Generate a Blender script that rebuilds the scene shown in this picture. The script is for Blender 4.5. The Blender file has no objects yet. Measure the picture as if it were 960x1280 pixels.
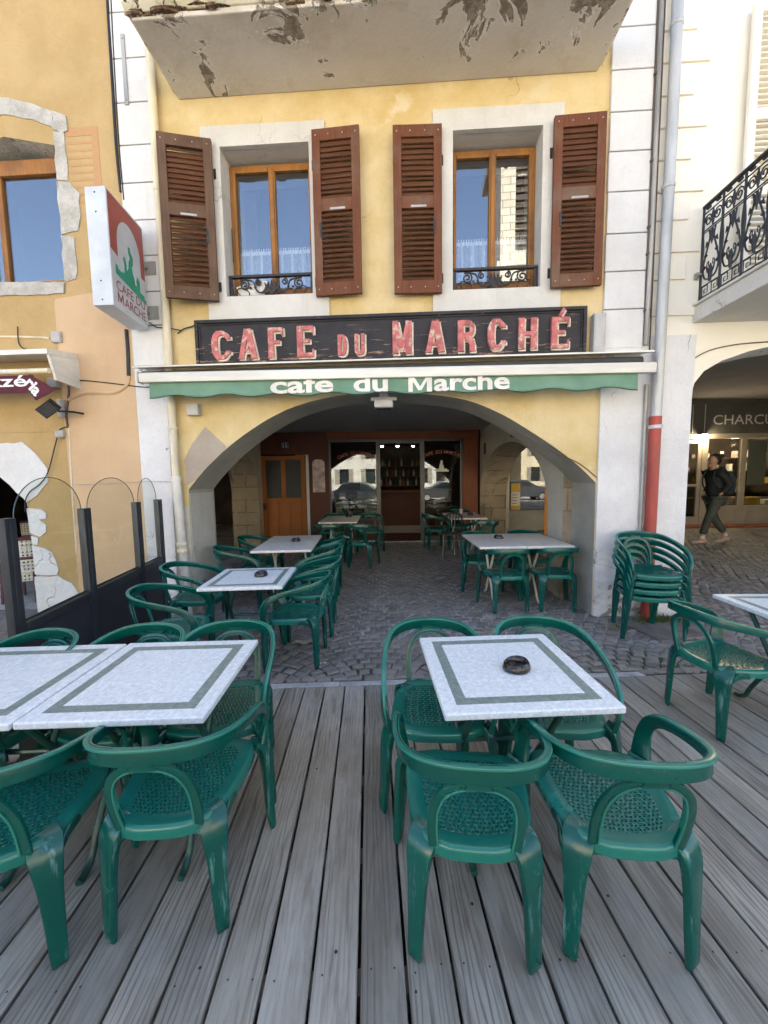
import bpy, bmesh, math, random
from mathutils import Vector, Matrix
from mathutils.geometry import tessellate_polygon
R = math.radians
rng = random.Random(11)
S = bpy.context.scene
COL = S.collection
PI = math.pi

# ------------------------------------------------------------------ camera maths (photo pixels of the 960x1280 frame -> places)
FPX, CH, PITCH, ROLL = 480.0, 1.6, R(5.0), R(0.85)
def ray(px, py):
    x = (px-480)/FPX; y = -(py-640)/FPX
    c, s = math.cos(ROLL), math.sin(ROLL)
    x, y = c*x+s*y, -s*x+c*y
    cp, sp = math.cos(PITCH), math.sin(PITCH)
    return (x, cp+y*sp, y*cp-sp)
FY, FYAW = 4.35, R(3.0)
FM = Matrix.Translation((0, FY, 0)) @ Matrix.Rotation(-FYAW, 4, 'Z')      # street front: x along it, y into the house, z up
IM = Matrix.Identity(4)
def F(px, py, v=0.0):
    d = ray(px, py); nx, ny = math.sin(FYAW), math.cos(FYAW)
    t = (FY*ny+v)/(d[0]*nx+d[1]*ny)
    x, y = d[0]*t, d[1]*t
    return (x*math.cos(FYAW)-(y-FY)*math.sin(FYAW), CH+d[2]*t)
def W(px, py, Y):
    d = ray(px, py); t = Y/d[1]
    return (d[0]*t, CH+d[2]*t)
def gz(x, y):
    k = max(0.0, min(1.0, (x-2.4)/2.2)); k = k*k*(3-2*k)
    return (0.018+0.026*k)*max(0.0, y-2.95)
def lin(r, g, b):
    f = lambda c: (c/255/12.92) if c/255 <= .04045 else ((c/255+.055)/1.055)**2.4
    return (f(r), f(g), f(b), 1)

# ------------------------------------------------------------------ mesh builder
class MB:
    def __init__(s): s.v = []; s.f = []; s.m = []; s.cur = 0
    def add(s, vs, fs, mi=None):
        o = len(s.v); s.v += [tuple(p) for p in vs]
        s.f += [tuple(i+o for i in f) for f in fs]
        s.m += [s.cur if mi is None else mi]*len(fs)
        return o
    def box(s, x0, x1, y0, y1, z0, z1, M=None, mi=None):
        vs = [Vector(p) for p in ((x0,y0,z0),(x1,y0,z0),(x1,y1,z0),(x0,y1,z0),(x0,y0,z1),(x1,y0,z1),(x1,y1,z1),(x0,y1,z1))]
        if M: vs = [M@p for p in vs]
        s.add(vs, [(0,3,2,1),(4,5,6,7),(0,1,5,4),(1,2,6,5),(2,3,7,6),(3,0,4,7)], mi)
    def loft(s, rings, cap=True, mi=None, closed=True):
        n = len(rings[0]); o = len(s.v); vs = [p for r in rings for p in r]; fs = []
        for i in range(len(rings)-1):
            for j in range(n if closed else n-1):
                k = (j+1) % n
                fs.append((i*n+j, i*n+k, (i+1)*n+k, (i+1)*n+j))
        if cap and closed:
            fs.append(tuple(range(n-1, -1, -1))); fs.append(tuple((len(rings)-1)*n+j for j in range(n)))
        s.add(vs, fs, mi)
    def tube(s, pts, r, n=8, mi=None, cyc=False):
        P = [Vector(p) for p in pts]; rings = []; up = None
        for i, p in enumerate(P):
            a = P[i-1] if (i > 0 or cyc) else P[i]; b = P[(i+1) % len(P)] if (i < len(P)-1 or cyc) else P[i]
            t = (b-a)
            if t.length < 1e-9: t = Vector((0,0,1))
            t.normalize()
            if up is None: up = Vector((0,0,1)) if abs(t.z) < .9 else Vector((1,0,0))
            sd = t.cross(up)
            if sd.length < 1e-6: sd = t.cross(Vector((0,1,0)))
            sd.normalize(); up = sd.cross(t).normalized()
            rr = r[i] if isinstance(r, (list, tuple)) else r
            rings.append([p+(sd*math.cos(2*PI*k/n)+up*math.sin(2*PI*k/n))*rr for k in range(n)])
        if cyc: rings.append(rings[0]); s.loft(rings, False, mi)
        else: s.loft(rings, True, mi)
    def lathe(s, prof, n=20, c=(0,0,0), mi=None, sx=1, sy=1):
        rings = [[(c[0]+r*math.cos(2*PI*k/n)*sx, c[1]+r*math.sin(2*PI*k/n)*sy, c[2]+z) for k in range(n)] for r, z in prof]
        s.loft(rings, True, mi)
    def prism(s, loop, f, d0, d1, holes=(), mi=None, side=None, hside=None, back=True):
        # loop/holes: 2-D points, f(a, b, d) -> 3-D; d0 is the visible face
        loops = [list(loop)]+[list(h) for h in holes]
        tris = tessellate_polygon([[Vector((a, b, 0)) for a, b in l] for l in loops])
        flat = [p for l in loops for p in l]
        vs = [f(a, b, d0) for a, b in flat]+[f(a, b, d1) for a, b in flat]; n = len(flat)
        s.add(vs, [tuple(t) for t in tris]+([tuple(i+n for i in reversed(t)) for t in tris] if back else []), mi)
        for li, l in enumerate(loops):
            k = len(l)
            s.add([f(a, b, d0) for a, b in l]+[f(a, b, d1) for a, b in l],
                  [(i, (i+1) % k, k+(i+1) % k, k+i) for i in range(k)], (side if li == 0 else (hside if hside is not None else side)) if side is not None else mi)
    def ribbon(s, pts, t, f, d0, d1, mi=0, side=None, cyc=False):
        P = [Vector(p).to_2d() for p in pts]; L = []; Rr = []; n = len(P)
        for i in range(n):
            a = P[i-1] if (i > 0 or cyc) else P[i]; b = P[(i+1) % n] if (i < n-1 or cyc) else P[i]
            d1_ = (P[i]-a); d2_ = (b-P[i])
            d = (d1_.normalized() if d1_.length > 1e-9 else Vector((0,0)))+(d2_.normalized() if d2_.length > 1e-9 else Vector((0,0)))
            d.normalize(); nn = Vector((-d.y, d.x))
            ref = (d2_ if d2_.length > 1e-9 else d1_).normalized()
            c = max(.45, abs(nn.dot(Vector((-ref.y, ref.x)))))
            tt = t[i] if isinstance(t, (list, tuple)) else t
            L.append(P[i]+nn*tt/2/c); Rr.append(P[i]-nn*tt/2/c)
        rings = [[f(L[i].x, L[i].y, d0), f(Rr[i].x, Rr[i].y, d0), f(Rr[i].x, Rr[i].y, d1), f(L[i].x, L[i].y, d1)] for i in range(n)]
        if cyc: rings.append(rings[0])
        o = len(s.f); s.loft(rings, not cyc, mi)
        if side is not None:
            for q in range(o, len(s.f)):
                if (q-o) % 4 != 0 or q-o >= 4*(len(rings)-1): s.m[q] = side
    def mesh(s, me, f, mi=None):
        s.add([f(*v.co) for v in me.vertices], [tuple(p.vertices) for p in me.polygons], mi)
    def build(s, name, mats, parent=None, frame=None, smooth=False, angle=38, bevel=0, seg=2):
        me = bpy.data.meshes.new(name); me.from_pydata([tuple(p) for p in s.v], [], s.f); me.update()
        mats = mats if isinstance(mats, (list, tuple)) else [mats]
        for m in mats: me.materials.append(m)
        for p, i in zip(me.polygons, s.m): p.material_index = min(i, len(mats)-1)
        bm = bmesh.new(); bm.from_mesh(me); bmesh.ops.recalc_face_normals(bm, faces=bm.faces); bm.to_mesh(me); bm.free()
        if smooth:
            for p in me.polygons: p.use_smooth = True
            me.set_sharp_from_angle(angle=R(angle))
        o = bpy.data.objects.new(name, me); COL.objects.link(o)
        fr = frame if frame is not None else IM
        if parent is not None:
            o.parent = parent; o.matrix_parent_inverse = world(parent).inverted()@fr
        else: o.matrix_basis = fr.copy()
        if bevel:
            b = o.modifiers.new('bevel', 'BEVEL'); b.width = bevel; b.segments = seg; b.limit_method = 'ANGLE'; b.angle_limit = R(40)
        return o
def world(o):
    return (world(o.parent)@o.matrix_parent_inverse@o.matrix_basis) if o.parent else o.matrix_basis.copy()
def tag(o, label=None, cat=None, group=None, kind=None):
    if label: o['label'] = label
    if cat: o['category'] = cat
    if group: o['group'] = group
    if kind: o['kind'] = kind
    return o
def thing(name, label, cat, loc=(0,0,0), rotz=0, group=None, frame=None):
    o = bpy.data.objects.new(name, None); COL.objects.link(o); o.empty_display_size = .1
    o.matrix_basis = (frame if frame is not None else IM) @ Matrix.Translation(loc) @ Matrix.Rotation(rotz, 4, 'Z')
    return tag(o, label, cat, group)
def copy_tree(o, parent=None):
    c = o.copy(); COL.objects.link(c)
    if parent is not None: c.parent = parent; c.matrix_parent_inverse = o.matrix_parent_inverse.copy()
    for ch in [x for x in bpy.data.objects if x.parent == o]: copy_tree(ch, c)
    return c
FU = lambda a, b, d: (a, d, b)            # polygon (u, z) extruded along depth
def spline(P, n=8, cyc=False):
    P = [Vector(p) for p in P]; out = []; N = len(P)
    for i in range(N if cyc else N-1):
        p0 = P[i-1] if (i > 0 or cyc) else P[i]; p1 = P[i]; p2 = P[(i+1) % N]; p3 = P[(i+2) % N] if (i < N-2 or cyc) else P[(i+1) % N]
        for k in range(n):
            t = k/n
            out.append(.5*((2*p1)+(p2-p0)*t+(2*p0-5*p1+4*p2-p3)*t*t+(3*p1-p0-3*p2+p3)*t**3))
    if not cyc: out.append(P[-1].copy())
    return out
def spline_vals(vals, n=8):
    return [p.x for p in spline([(v, 0, 0) for v in vals], n)]

# ------------------------------------------------------------------ lettering meshes from the built-in font
def text_mesh(txt, size, ext=0.0, off=0.0, align='CENTER', space=1.0, shear=0):
    c = bpy.data.curves.new('lettering_curve', 'FONT'); c.body = txt; c.size = size; c.extrude = ext; c.offset = off
    c.align_x = align; c.space_character = space; c.shear = shear; c.resolution_u = 4
    o = bpy.data.objects.new('lettering_curve', c); COL.objects.link(o)
    dg = bpy.context.evaluated_depsgraph_get()
    me = bpy.data.meshes.new_from_object(o.evaluated_get(dg))
    bpy.data.objects.remove(o); bpy.data.curves.remove(c)
    return me
def fit_text(mb, txt, x0, x1, z0, z1, f, ext=.003, off=0.0, mi=None, space=1.0):
    me = text_mesh(txt, 1.0, 0.0, off, 'LEFT', space)
    xs = [v.co.x for v in me.vertices]; ys = [v.co.y for v in me.vertices]
    ax, bx, ay, by = min(xs), max(xs), min(ys), max(ys)
    mb.mesh(me, lambda x, y, z: f(x0+(x-ax)/(bx-ax)*(x1-x0), z0+(y-ay)/(by-ay)*(z1-z0), 0), mi)

# ------------------------------------------------------------------ materials
class NT:
    def __init__(s, name):
        s.mat = bpy.data.materials.new(name); s.mat.use_nodes = True; s.nt = s.mat.node_tree; s.b = s.nt.nodes['Principled BSDF']
        s.out = s.nt.nodes['Material Output']
    def n(s, t, **kw):
        x = s.nt.nodes.new(t)
        for k, v in kw.items(): setattr(x, k, v)
        return x
    def l(s, a, b): s.nt.links.new(a, b)
    def setv(s, inp, val):
        if hasattr(val, 'is_output') or hasattr(val, 'node'): s.l(val, inp)
        else: inp.default_value = val
    def co(s, kind='Object', scale=(1,1,1), rot=(0,0,0), loc=(0,0,0), rnd=0):
        tc = s.n('ShaderNodeTexCoord'); mp = s.n('ShaderNodeMapping'); s.l(tc.outputs[kind], mp.inputs[0])
        mp.inputs['Scale'].default_value = scale; mp.inputs['Rotation'].default_value = rot; mp.inputs['Location'].default_value = loc
        if rnd:
            oi = s.n('ShaderNodeObjectInfo'); v = s.n('ShaderNodeVectorMath', operation='SCALE'); v.inputs[0].default_value = (7.3, 3.1, 5.7)
            s.l(oi.outputs['Random'], v.inputs[3]); a = s.n('ShaderNodeVectorMath', operation='ADD')
            s.l(tc.outputs[kind], a.inputs[0]); s.l(v.outputs[0], a.inputs[1]); s.l(a.outputs[0], mp.inputs[0])
        return mp.outputs[0]
    def noise(s, vec, scale, detail=5, rough=.6, dist=0):
        x = s.n('ShaderNodeTexNoise'); s.l(vec, x.inputs['Vector']); x.inputs['Scale'].default_value = scale
        x.inputs['Detail'].default_value = detail; x.inputs['Roughness'].default_value = rough; x.inputs['Distortion'].default_value = dist
        return x.outputs['Fac']
    def step(s, fac, a, b):
        x = s.n('ShaderNodeMapRange'); x.interpolation_type = 'SMOOTHSTEP'; s.l(fac, x.inputs[0]); x.inputs[1].default_value = a; x.inputs[2].default_value = b
        return x.outputs[0]
    def math(s, op, a, b=0.0):
        x = s.n('ShaderNodeMath', operation=op); s.setv(x.inputs[0], a); s.setv(x.inputs[1], b); return x.outputs[0]
    def mix(s, fac, a, b, mode='MIX'):
        x = s.n('ShaderNodeMix', data_type='RGBA', blend_type=mode); s.setv(x.inputs[0], fac); s.setv(x.inputs[6], a); s.setv(x.inputs[7], b); return x.outputs[2]
    def sep(s, vec):
        x = s.n('ShaderNodeSeparateXYZ'); s.l(vec, x.inputs[0]); return x.outputs
    def bump(s, h, strength=.3, dist=.01):
        x = s.n('ShaderNodeBump'); x.inputs['Strength'].default_value = strength; x.inputs['Distance'].default_value = dist
        s.l(h, x.inputs['Height']); s.l(x.outputs[0], s.b.inputs['Normal']); return x
    def fin(s, col=None, rough=None, metal=None, spec=None):
        if col is not None: s.setv(s.b.inputs['Base Color'], col)
        if rough is not None: s.setv(s.b.inputs['Roughness'], rough)
        if metal is not None: s.setv(s.b.inputs['Metallic'], metal)
        if spec is not None: s.setv(s.b.inputs['Specular IOR Level'], spec)
        return s.mat
def simple(name, col, rough=.6, var=.12, scale=6, metal=0, bump=.0, rnd=0, spec=.5, c2=None, th=(.45,.75), stretch=(1,1,1)):
    t = NT(name); v = t.co(scale=stretch, rnd=rnd); a = t.noise(v, scale, 6)
    d = tuple(c*(1-var*1.6) for c in col[:3])+(1,); e = tuple(min(1, c*(1+var)) for c in col[:3])+(1,)
    cc = t.mix(t.step(a, .3, .7), d, e)
    if c2: cc = t.mix(t.step(t.noise(v, scale*1.7, 8, .7), *th), cc, c2)
    if bump: t.bump(t.noise(v, scale*6, 6, .7), bump, .006)
    return t.fin(cc, rough, metal, spec)
def plaster(name, c1, c2, dirt, big=1.2, fine=60, bstr=.35, patch=None, pth=(.62,.64), streak=.35, foot=None, crack=0, bd=.008):
    t = NT(name); v = t.co(); vs = t.co(scale=(6, 6, .35))
    col = t.mix(t.step(t.noise(v, big, 7, .65), .32, .68), c1, c2)
    col = t.mix(t.math('MULTIPLY', t.step(t.noise(v, big*3.1, 8, .7), .5, .8), .5), col, tuple(min(1, x*1.12) for x in c2[:3])+(1,))
    col = t.mix(t.math('MULTIPLY', t.step(t.noise(vs, 1.1, 6, .7), .55, .85), streak), col, dirt)
    col = t.mix(t.math('MULTIPLY', t.step(t.noise(v, fine*.8, 3, .7), .5, .72), .22), col, dirt)
    h = t.noise(v, fine, 5, .65)
    if patch:
        pm = t.step(t.noise(v, 1.6, 9, .62, .4), *pth); col = t.mix(pm, col, patch)
        h = t.math('SUBTRACT', h, t.math('MULTIPLY', pm, .8))
    if foot:
        sp = t.sep(t.n('ShaderNodeTexCoord').outputs['Object']); q = t.math('SUBTRACT', t.noise(v, 4.5, 9, .7, .4), t.math('MULTIPLY', sp[2], .16))
        fm = t.step(q, .52, .535); col = t.mix(t.math('MULTIPLY', t.step(q, .36, .56), .4), col, dirt); col = t.mix(fm, col, foot); h = t.math('SUBTRACT', h, fm)
    if crack:
        vo = t.n('ShaderNodeTexVoronoi', feature='DISTANCE_TO_EDGE'); wv = t.n('ShaderNodeVectorMath', operation='ADD'); t.l(v, wv.inputs[0])
        nn = t.n('ShaderNodeTexNoise'); t.l(v, nn.inputs[0]); nn.inputs['Scale'].default_value = 2.2; nn.inputs['Detail'].default_value = 6
        sc = t.n('ShaderNodeVectorMath', operation='SCALE'); t.l(nn.outputs['Color'], sc.inputs[0]); sc.inputs[3].default_value = .9; t.l(sc.outputs[0], wv.inputs[1]); t.l(wv.outputs[0], vo.inputs['Vector']); vo.inputs['Scale'].default_value = .8
        cm = t.math('MULTIPLY', t.math('SUBTRACT', 1.0, t.step(vo.outputs['Distance'], .0015, .005)), t.step(t.noise(v, .9, 3), .5, .62)); cm = t.math('MULTIPLY', cm, crack)
        col = t.mix(cm, col, tuple(x*.5 for x in dirt[:3])+(1,)); h = t.math('SUBTRACT', h, cm)
    t.bump(h, bstr, bd)
    return t.fin(col, .9, spec=.2)

M = {}
M['yellow'] = plaster('yellow_plaster', (.55,.405,.17,1), (.68,.55,.315,1), (.42,.31,.15,1), streak=.5, bstr=.5, patch=(.66,.56,.36,1), pth=(.60,.70), crack=.8)
M['ochre'] = plaster('ochre_plaster', (.41,.28,.12,1), (.49,.345,.165,1), (.30,.20,.09,1), fine=45, bstr=.5, streak=.25)
M['peach'] = plaster('peach_plaster', (.53,.36,.21,1), (.58,.41,.25,1), (.45,.29,.17,1), fine=80, bstr=.2, streak=.3)
M['white'] = plaster('white_render', (.60,.585,.56,1), (.68,.665,.64,1), (.36,.345,.33,1), fine=70, bstr=.3, streak=.35)
M['white_worn'] = plaster('white_render_worn', (.58,.57,.56,1), (.70,.69,.68,1), (.34,.33,.32,1), fine=60, bstr=.5, patch=(.30,.275,.25,1), pth=(.64,.65), streak=.45, foot=(.25,.225,.20,1), crack=.9)
M['groove'] = simple('quoin_joint_mortar', (.22,.21,.20,1), .9)  # dark mortar between the quoin blocks
M['cream'] = plaster('cream_render', (.78,.73,.61,1), (.82,.775,.67,1), (.64,.59,.49,1), fine=80, bstr=.15, streak=.2)
M['surround'] = plaster('window_surround_stone', (.53,.505,.45,1), (.62,.595,.54,1), (.36,.335,.29,1), fine=70, bstr=.3, streak=.5, crack=.5)
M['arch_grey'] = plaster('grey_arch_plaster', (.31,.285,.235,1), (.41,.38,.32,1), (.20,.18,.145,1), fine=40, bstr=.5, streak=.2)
M['ceiling'] = plaster('arcade_ceiling', (.34,.335,.33,1), (.40,.395,.385,1), (.24,.235,.23,1), fine=40, bstr=.2)
M['sidewall'] = plaster('arcade_side_wall', (.44,.41,.33,1), (.54,.505,.42,1), (.27,.24,.18,1), fine=40, bstr=.5, streak=.5, foot=(.30,.26,.19,1))
M['bare'] = plaster('bare_old_render', (.36,.30,.24,1), (.43,.37,.30,1), (.25,.21,.17,1), fine=50, bstr=.7)

def stone_mat():
    t = NT('dressed_stone'); v = t.co(); br = t.n('ShaderNodeTexBrick'); 
    vv = t.n('ShaderNodeMapping'); tc = t.n('ShaderNodeTexCoord'); sp = t.sep(tc.outputs['Object']); cb = t.n('ShaderNodeCombineXYZ')
    t.l(t.math('ADD', sp[0], sp[1]), cb.inputs[0]); t.l(sp[2], cb.inputs[1]); t.l(cb.outputs[0], br.inputs['Vector'])
    br.inputs['Color1'].default_value = (.33,.265,.18,1); br.inputs['Color2'].default_value = (.24,.195,.135,1); br.inputs['Mortar'].default_value = (.13,.105,.08,1)
    br.inputs['Scale'].default_value = 1; br.inputs['Brick Width'].default_value = .62; br.inputs['Row Height'].default_value = .29; br.inputs['Mortar Size'].default_value = .012; br.inputs['Mortar Smooth'].default_value = .2
    col = t.mix(t.step(t.noise(v, 3, 8, .7), .35, .7), br.outputs['Color'], (.36,.30,.22,1))
    col = t.mix(t.step(t.noise(v, 1.5, 8, .7, .5), .56, .6), col, (.17,.135,.09,1))
    t.bump(t.math('SUBTRACT', t.noise(v, 25, 6, .7), t.math('MULTIPLY', br.outputs['Fac'], .9)), .6, .015)
    return t.fin(col, .9, spec=.2)
M['stone'] = stone_mat()
M['rubble'] = plaster('old_white_stone', (.40,.375,.32,1), (.58,.555,.50,1), (.22,.19,.15,1), big=5, fine=22, bstr=1.0, streak=.1, patch=(.30,.26,.20,1), pth=(.60,.64), bd=.03, crack=.7)
M['whitestone'] = plaster('whitewashed_stone', (.66,.65,.635,1), (.72,.715,.70,1), (.45,.44,.42,1), big=3, fine=20, bstr=.9, streak=.15, bd=.02, crack=.8)

def soffit_mat():
    t = NT('peeling_soffit_paint'); v = t.co(); 
    col = t.mix(t.step(t.noise(v, 1.3, 6, .6), .3, .7), (.52,.48,.42,1), (.60,.56,.50,1))
    lipb = t.math('MULTIPLY', t.step(t.math('MULTIPLY', t.sep(t.n('ShaderNodeTexCoord').outputs['Object'])[1], -1.0), .42, .74), .075)
    big = t.math('ADD', t.noise(v, 1.75, 11, .66, .8), lipb); sm = t.math('ADD', t.noise(v, 6.5, 10, .7, .8), lipb)
    col = t.mix(t.math('MULTIPLY', t.step(t.math('ADD', t.noise(v, 2.4, 7, .7), lipb), .50, .70), .45), col, (.40,.34,.25,1))
    m1 = t.step(big, .598, .604); m2 = t.step(sm, .690, .697); rim = t.math('SUBTRACT', t.step(big, .583, .587), m1)
    col = t.mix(rim, col, (.66,.63,.57,1))
    pm = t.math('MAXIMUM', m1, m2)
    col = t.mix(pm, col, t.mix(t.step(t.noise(v, 18, 5), .4, .6), (.17,.14,.105,1), (.29,.25,.20,1)))
    t.bump(t.math('SUBTRACT', t.math('MULTIPLY', t.noise(v, 30, 5), .2), pm), .9, .02)
    return t.fin(col, .85, spec=.2)
M['soffit'] = soffit_mat()
def fascia_mat():
    t = NT('stained_fascia'); v = t.co(scale=(1,1,.5))
    col = t.mix(t.step(t.noise(v, 2, 6), .3, .7), (.62,.56,.40,1), (.72,.68,.55,1))
    col = t.mix(t.step(t.noise(t.co(scale=(9,9,1.2)), 1.0, 7, .7), .52, .66), col, (.16,.11,.055,1))
    col = t.mix(t.step(t.noise(v, 4, 9, .7, .5), .60, .63), col, (.05,.04,.025,1))
    t.bump(t.noise(v, 30, 6), .6, .01)
    return t.fin(col, .9, spec=.2)
M['fascia'] = fascia_mat()
M['rust_crust'] = simple('rusted_crust', (.11,.06,.03,1), .95, .6, 14, c2=(.34,.30,.22,1), th=(.55,.6), bump=1)
M['moss'] = simple('moss_green', (.10,.11,.03,1), .95, .5, 20)

def wood_mat(name, c1, c2, c3, along='z', sc=1, rough=.55, rnd=0, weather=None):
    t = NT(name); st = {'z': (14,14,.9), 'x': (.9,14,14), 'y': (14,.9,14)}[along]; v = t.co(scale=st, rnd=rnd); o = t.co(rnd=rnd)
    n1 = t.noise(v, 2.2*sc, 8, .65, .4); col = t.mix(t.step(n1, .3, .7), c1, c2)
    col = t.mix(t.math('MULTIPLY', t.step(t.noise(v, 6*sc, 6, .7), .5, .75), .6), col, c3)
    if weather: col = t.mix(t.step(t.noise(o, 2.3, 8, .65), .45, .72), col, weather)
    t.bump(n1, .25, .004)
    return t.fin(col, rough, spec=.35)
M['shutter_red'] = wood_mat('shutter_wood_red', (.115,.036,.013,1), (.155,.052,.019,1), (.065,.024,.011,1), rough=.72, rnd=1, weather=(.155,.095,.058,1))
M['shutter_grey'] = wood_mat('shutter_wood_faded', (.10,.054,.028,1), (.14,.08,.045,1), (.055,.032,.019,1), rough=.75, rnd=1, weather=(.085,.042,.024,1))
M['slat'] = wood_mat('shutter_louvre_wood', (.085,.030,.011,1), (.11,.040,.014,1), (.055,.021,.009,1), along='x', rough=.75, rnd=1, weather=(.12,.05,.02,1))
M['win_wood'] = wood_mat('window_wood', (.28,.115,.024,1), (.36,.16,.036,1), (.14,.055,.015,1), weather=(.19,.085,.028,1))
M['door_wood'] = wood_mat('door_wood', (.29,.095,.018,1), (.35,.125,.026,1), (.20,.065,.012,1))
M['dark_wood'] = wood_mat('dark_panel_wood', (.085,.026,.014,1), (.11,.034,.018,1), (.05,.016,.01,1))
M['red_wood'] = wood_mat('red_panel_wood', (.15,.040,.014,1), (.19,.055,.018,1), (.09,.026,.010,1))

def deck_mat():
    t = NT('weathered_deck_boards'); g = t.n('ShaderNodeNewGeometry'); rn = g.outputs['Random Per Island']
    tc = t.n('ShaderNodeTexCoord'); off = t.n('ShaderNodeVectorMath', operation='SCALE'); off.inputs[0].default_value = (3, 37, 11); t.l(rn, off.inputs[3])
    a = t.n('ShaderNodeVectorMath', operation='ADD'); t.l(tc.outputs['Object'], a.inputs[0]); t.l(off.outputs[0], a.inputs[1])
    def mp(sc):
        x = t.n('ShaderNodeMapping'); t.l(a.outputs[0], x.inputs[0]); x.inputs['Scale'].default_value = sc; return x.outputs[0]
    grain = t.noise(mp((1,.035,1)), 95, 6, .6, .6); rings = t.noise(mp((1,.11,1)), 22, 4, .5, 1.6); blot = t.noise(mp((1,.4,1)), 4.5, 7, .65)
    wv = t.n('ShaderNodeTexWave', wave_type='BANDS', bands_direction='X'); t.l(mp((1,.10,1)), wv.inputs['Vector']); wv.inputs['Scale'].default_value = 16; wv.inputs['Distortion'].default_value = 9; wv.inputs['Detail'].default_value = 3; wv.inputs['Detail Scale'].default_value = 1.1
    col = t.mix(t.step(blot, .3, .7), (.215,.198,.158,1), (.335,.318,.265,1))
    col = t.mix(t.math('MULTIPLY', t.step(rings, .48, .66), .6), col, (.165,.14,.11,1))
    col = t.mix(t.math('MULTIPLY', t.math('MULTIPLY', t.step(wv.outputs['Fac'], .70, .98), t.step(t.noise(mp((1,.3,1)), 3.3, 4), .40, .58)), .6), col, (.095,.078,.062,1))
    col = t.mix(t.math('MULTIPLY', t.step(grain, .52, .74), .32), col, (.115,.098,.08,1))
    col = t.mix(t.math('MULTIPLY', t.step(t.noise(mp((1,.5,1)), 1.7, 7, .7), .5, .68), .45), col, (.385,.372,.335,1))
    vo = t.n('ShaderNodeTexVoronoi'); t.l(mp((1,.55,1)), vo.inputs['Vector']); vo.inputs['Scale'].default_value = 2.1
    kn = t.math('SUBTRACT', 1.0, t.step(vo.outputs['Distance'], .035, .075)); ring = t.math('MULTIPLY', t.math('SUBTRACT', 1.0, t.step(vo.outputs['Distance'], .07, .17)), .3)
    col = t.mix(ring, col, (.17,.14,.12,1)); col = t.mix(t.math('MULTIPLY', kn, .65), col, (.085,.062,.05,1))
    col = t.mix(t.step(t.noise(mp((1,.6,1)), 7, 9, .75), .70, .74), col, (.40,.385,.35,1))
    hsv = t.n('ShaderNodeHueSaturation'); t.l(col, hsv.inputs['Color']); hsv.inputs['Saturation'].default_value = .95
    t.l(t.math('ADD', .76, t.math('MULTIPLY', rn, .46)), hsv.inputs['Value'])
    t.bump(t.math('ADD', grain, t.math('MULTIPLY', wv.outputs['Fac'], .35)), .8, .005)
    t.l(t.math('ADD', .52, t.math('MULTIPLY', blot, .3)), t.b.inputs['Roughness'])
    return t.fin(hsv.outputs[0], None, spec=.4)
M['deck'] = deck_mat()
def sett_mat():
    t = NT('porphyry_setts'); g = t.n('ShaderNodeNewGeometry'); rn = g.outputs['Random Per Island']; v = t.co()
    rp = t.n('ShaderNodeValToRGB'); t.l(rn, rp.inputs[0]); e = rp.color_ramp.elements
    e[0].color = (.155,.138,.112,1); e[1].color = (.32,.288,.232,1)
    for p, c in ((.3,(.22,.195,.165,1)),(.5,(.185,.175,.158,1)),(.7,(.265,.22,.175,1)),(.85,(.215,.205,.185,1))):
        x = e.new(p); x.color = c
    col = t.mix(t.math('MULTIPLY', t.step(t.noise(v, 60, 5, .7), .4, .7), .4), rp.outputs[0], (.10,.085,.075,1))
    col = t.mix(t.math('MULTIPLY', t.step(t.noise(v, 1.3, 6, .65), .45, .7), .35), col, (.30,.27,.24,1))
    t.bump(t.noise(v, 45, 6, .7), .5, .008)
    return t.fin(col, .62, spec=.45)
M['sett'] = sett_mat()
def joint_mat():
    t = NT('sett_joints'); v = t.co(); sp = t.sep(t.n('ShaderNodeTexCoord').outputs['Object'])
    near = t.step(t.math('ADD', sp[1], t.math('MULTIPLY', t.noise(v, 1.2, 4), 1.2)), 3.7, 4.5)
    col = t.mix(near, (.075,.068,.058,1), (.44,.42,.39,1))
    col = t.mix(t.math('MULTIPLY', t.step(t.noise(v, 3, 6, .7), .55, .62), t.math('SUBTRACT', 1.0, near)), col, (.06,.085,.02,1))
    col = t.mix(t.step(t.noise(v, 2.5, 6, .7), .5, .7), col, (.16,.145,.13,1))
    t.bump(t.noise(v, 80, 5, .7), .6, .006)
    return t.fin(col, .95, spec=.1)
M['joint'] = joint_mat()
M['kerbstone'] = simple('kerb_concrete', (.42,.41,.39,1), .85, .2, 8, bump=.5)
M['asphalt'] = simple('pale_plaza_paving', (.36,.34,.31,1), .9, .2, 3, bump=.4)
M['under'] = simple('under_deck_dirt', (.03,.027,.024,1), .95)
M['joist'] = simple('deck_joist_wood', (.16,.135,.11,1), .8, .2, 8)

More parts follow.
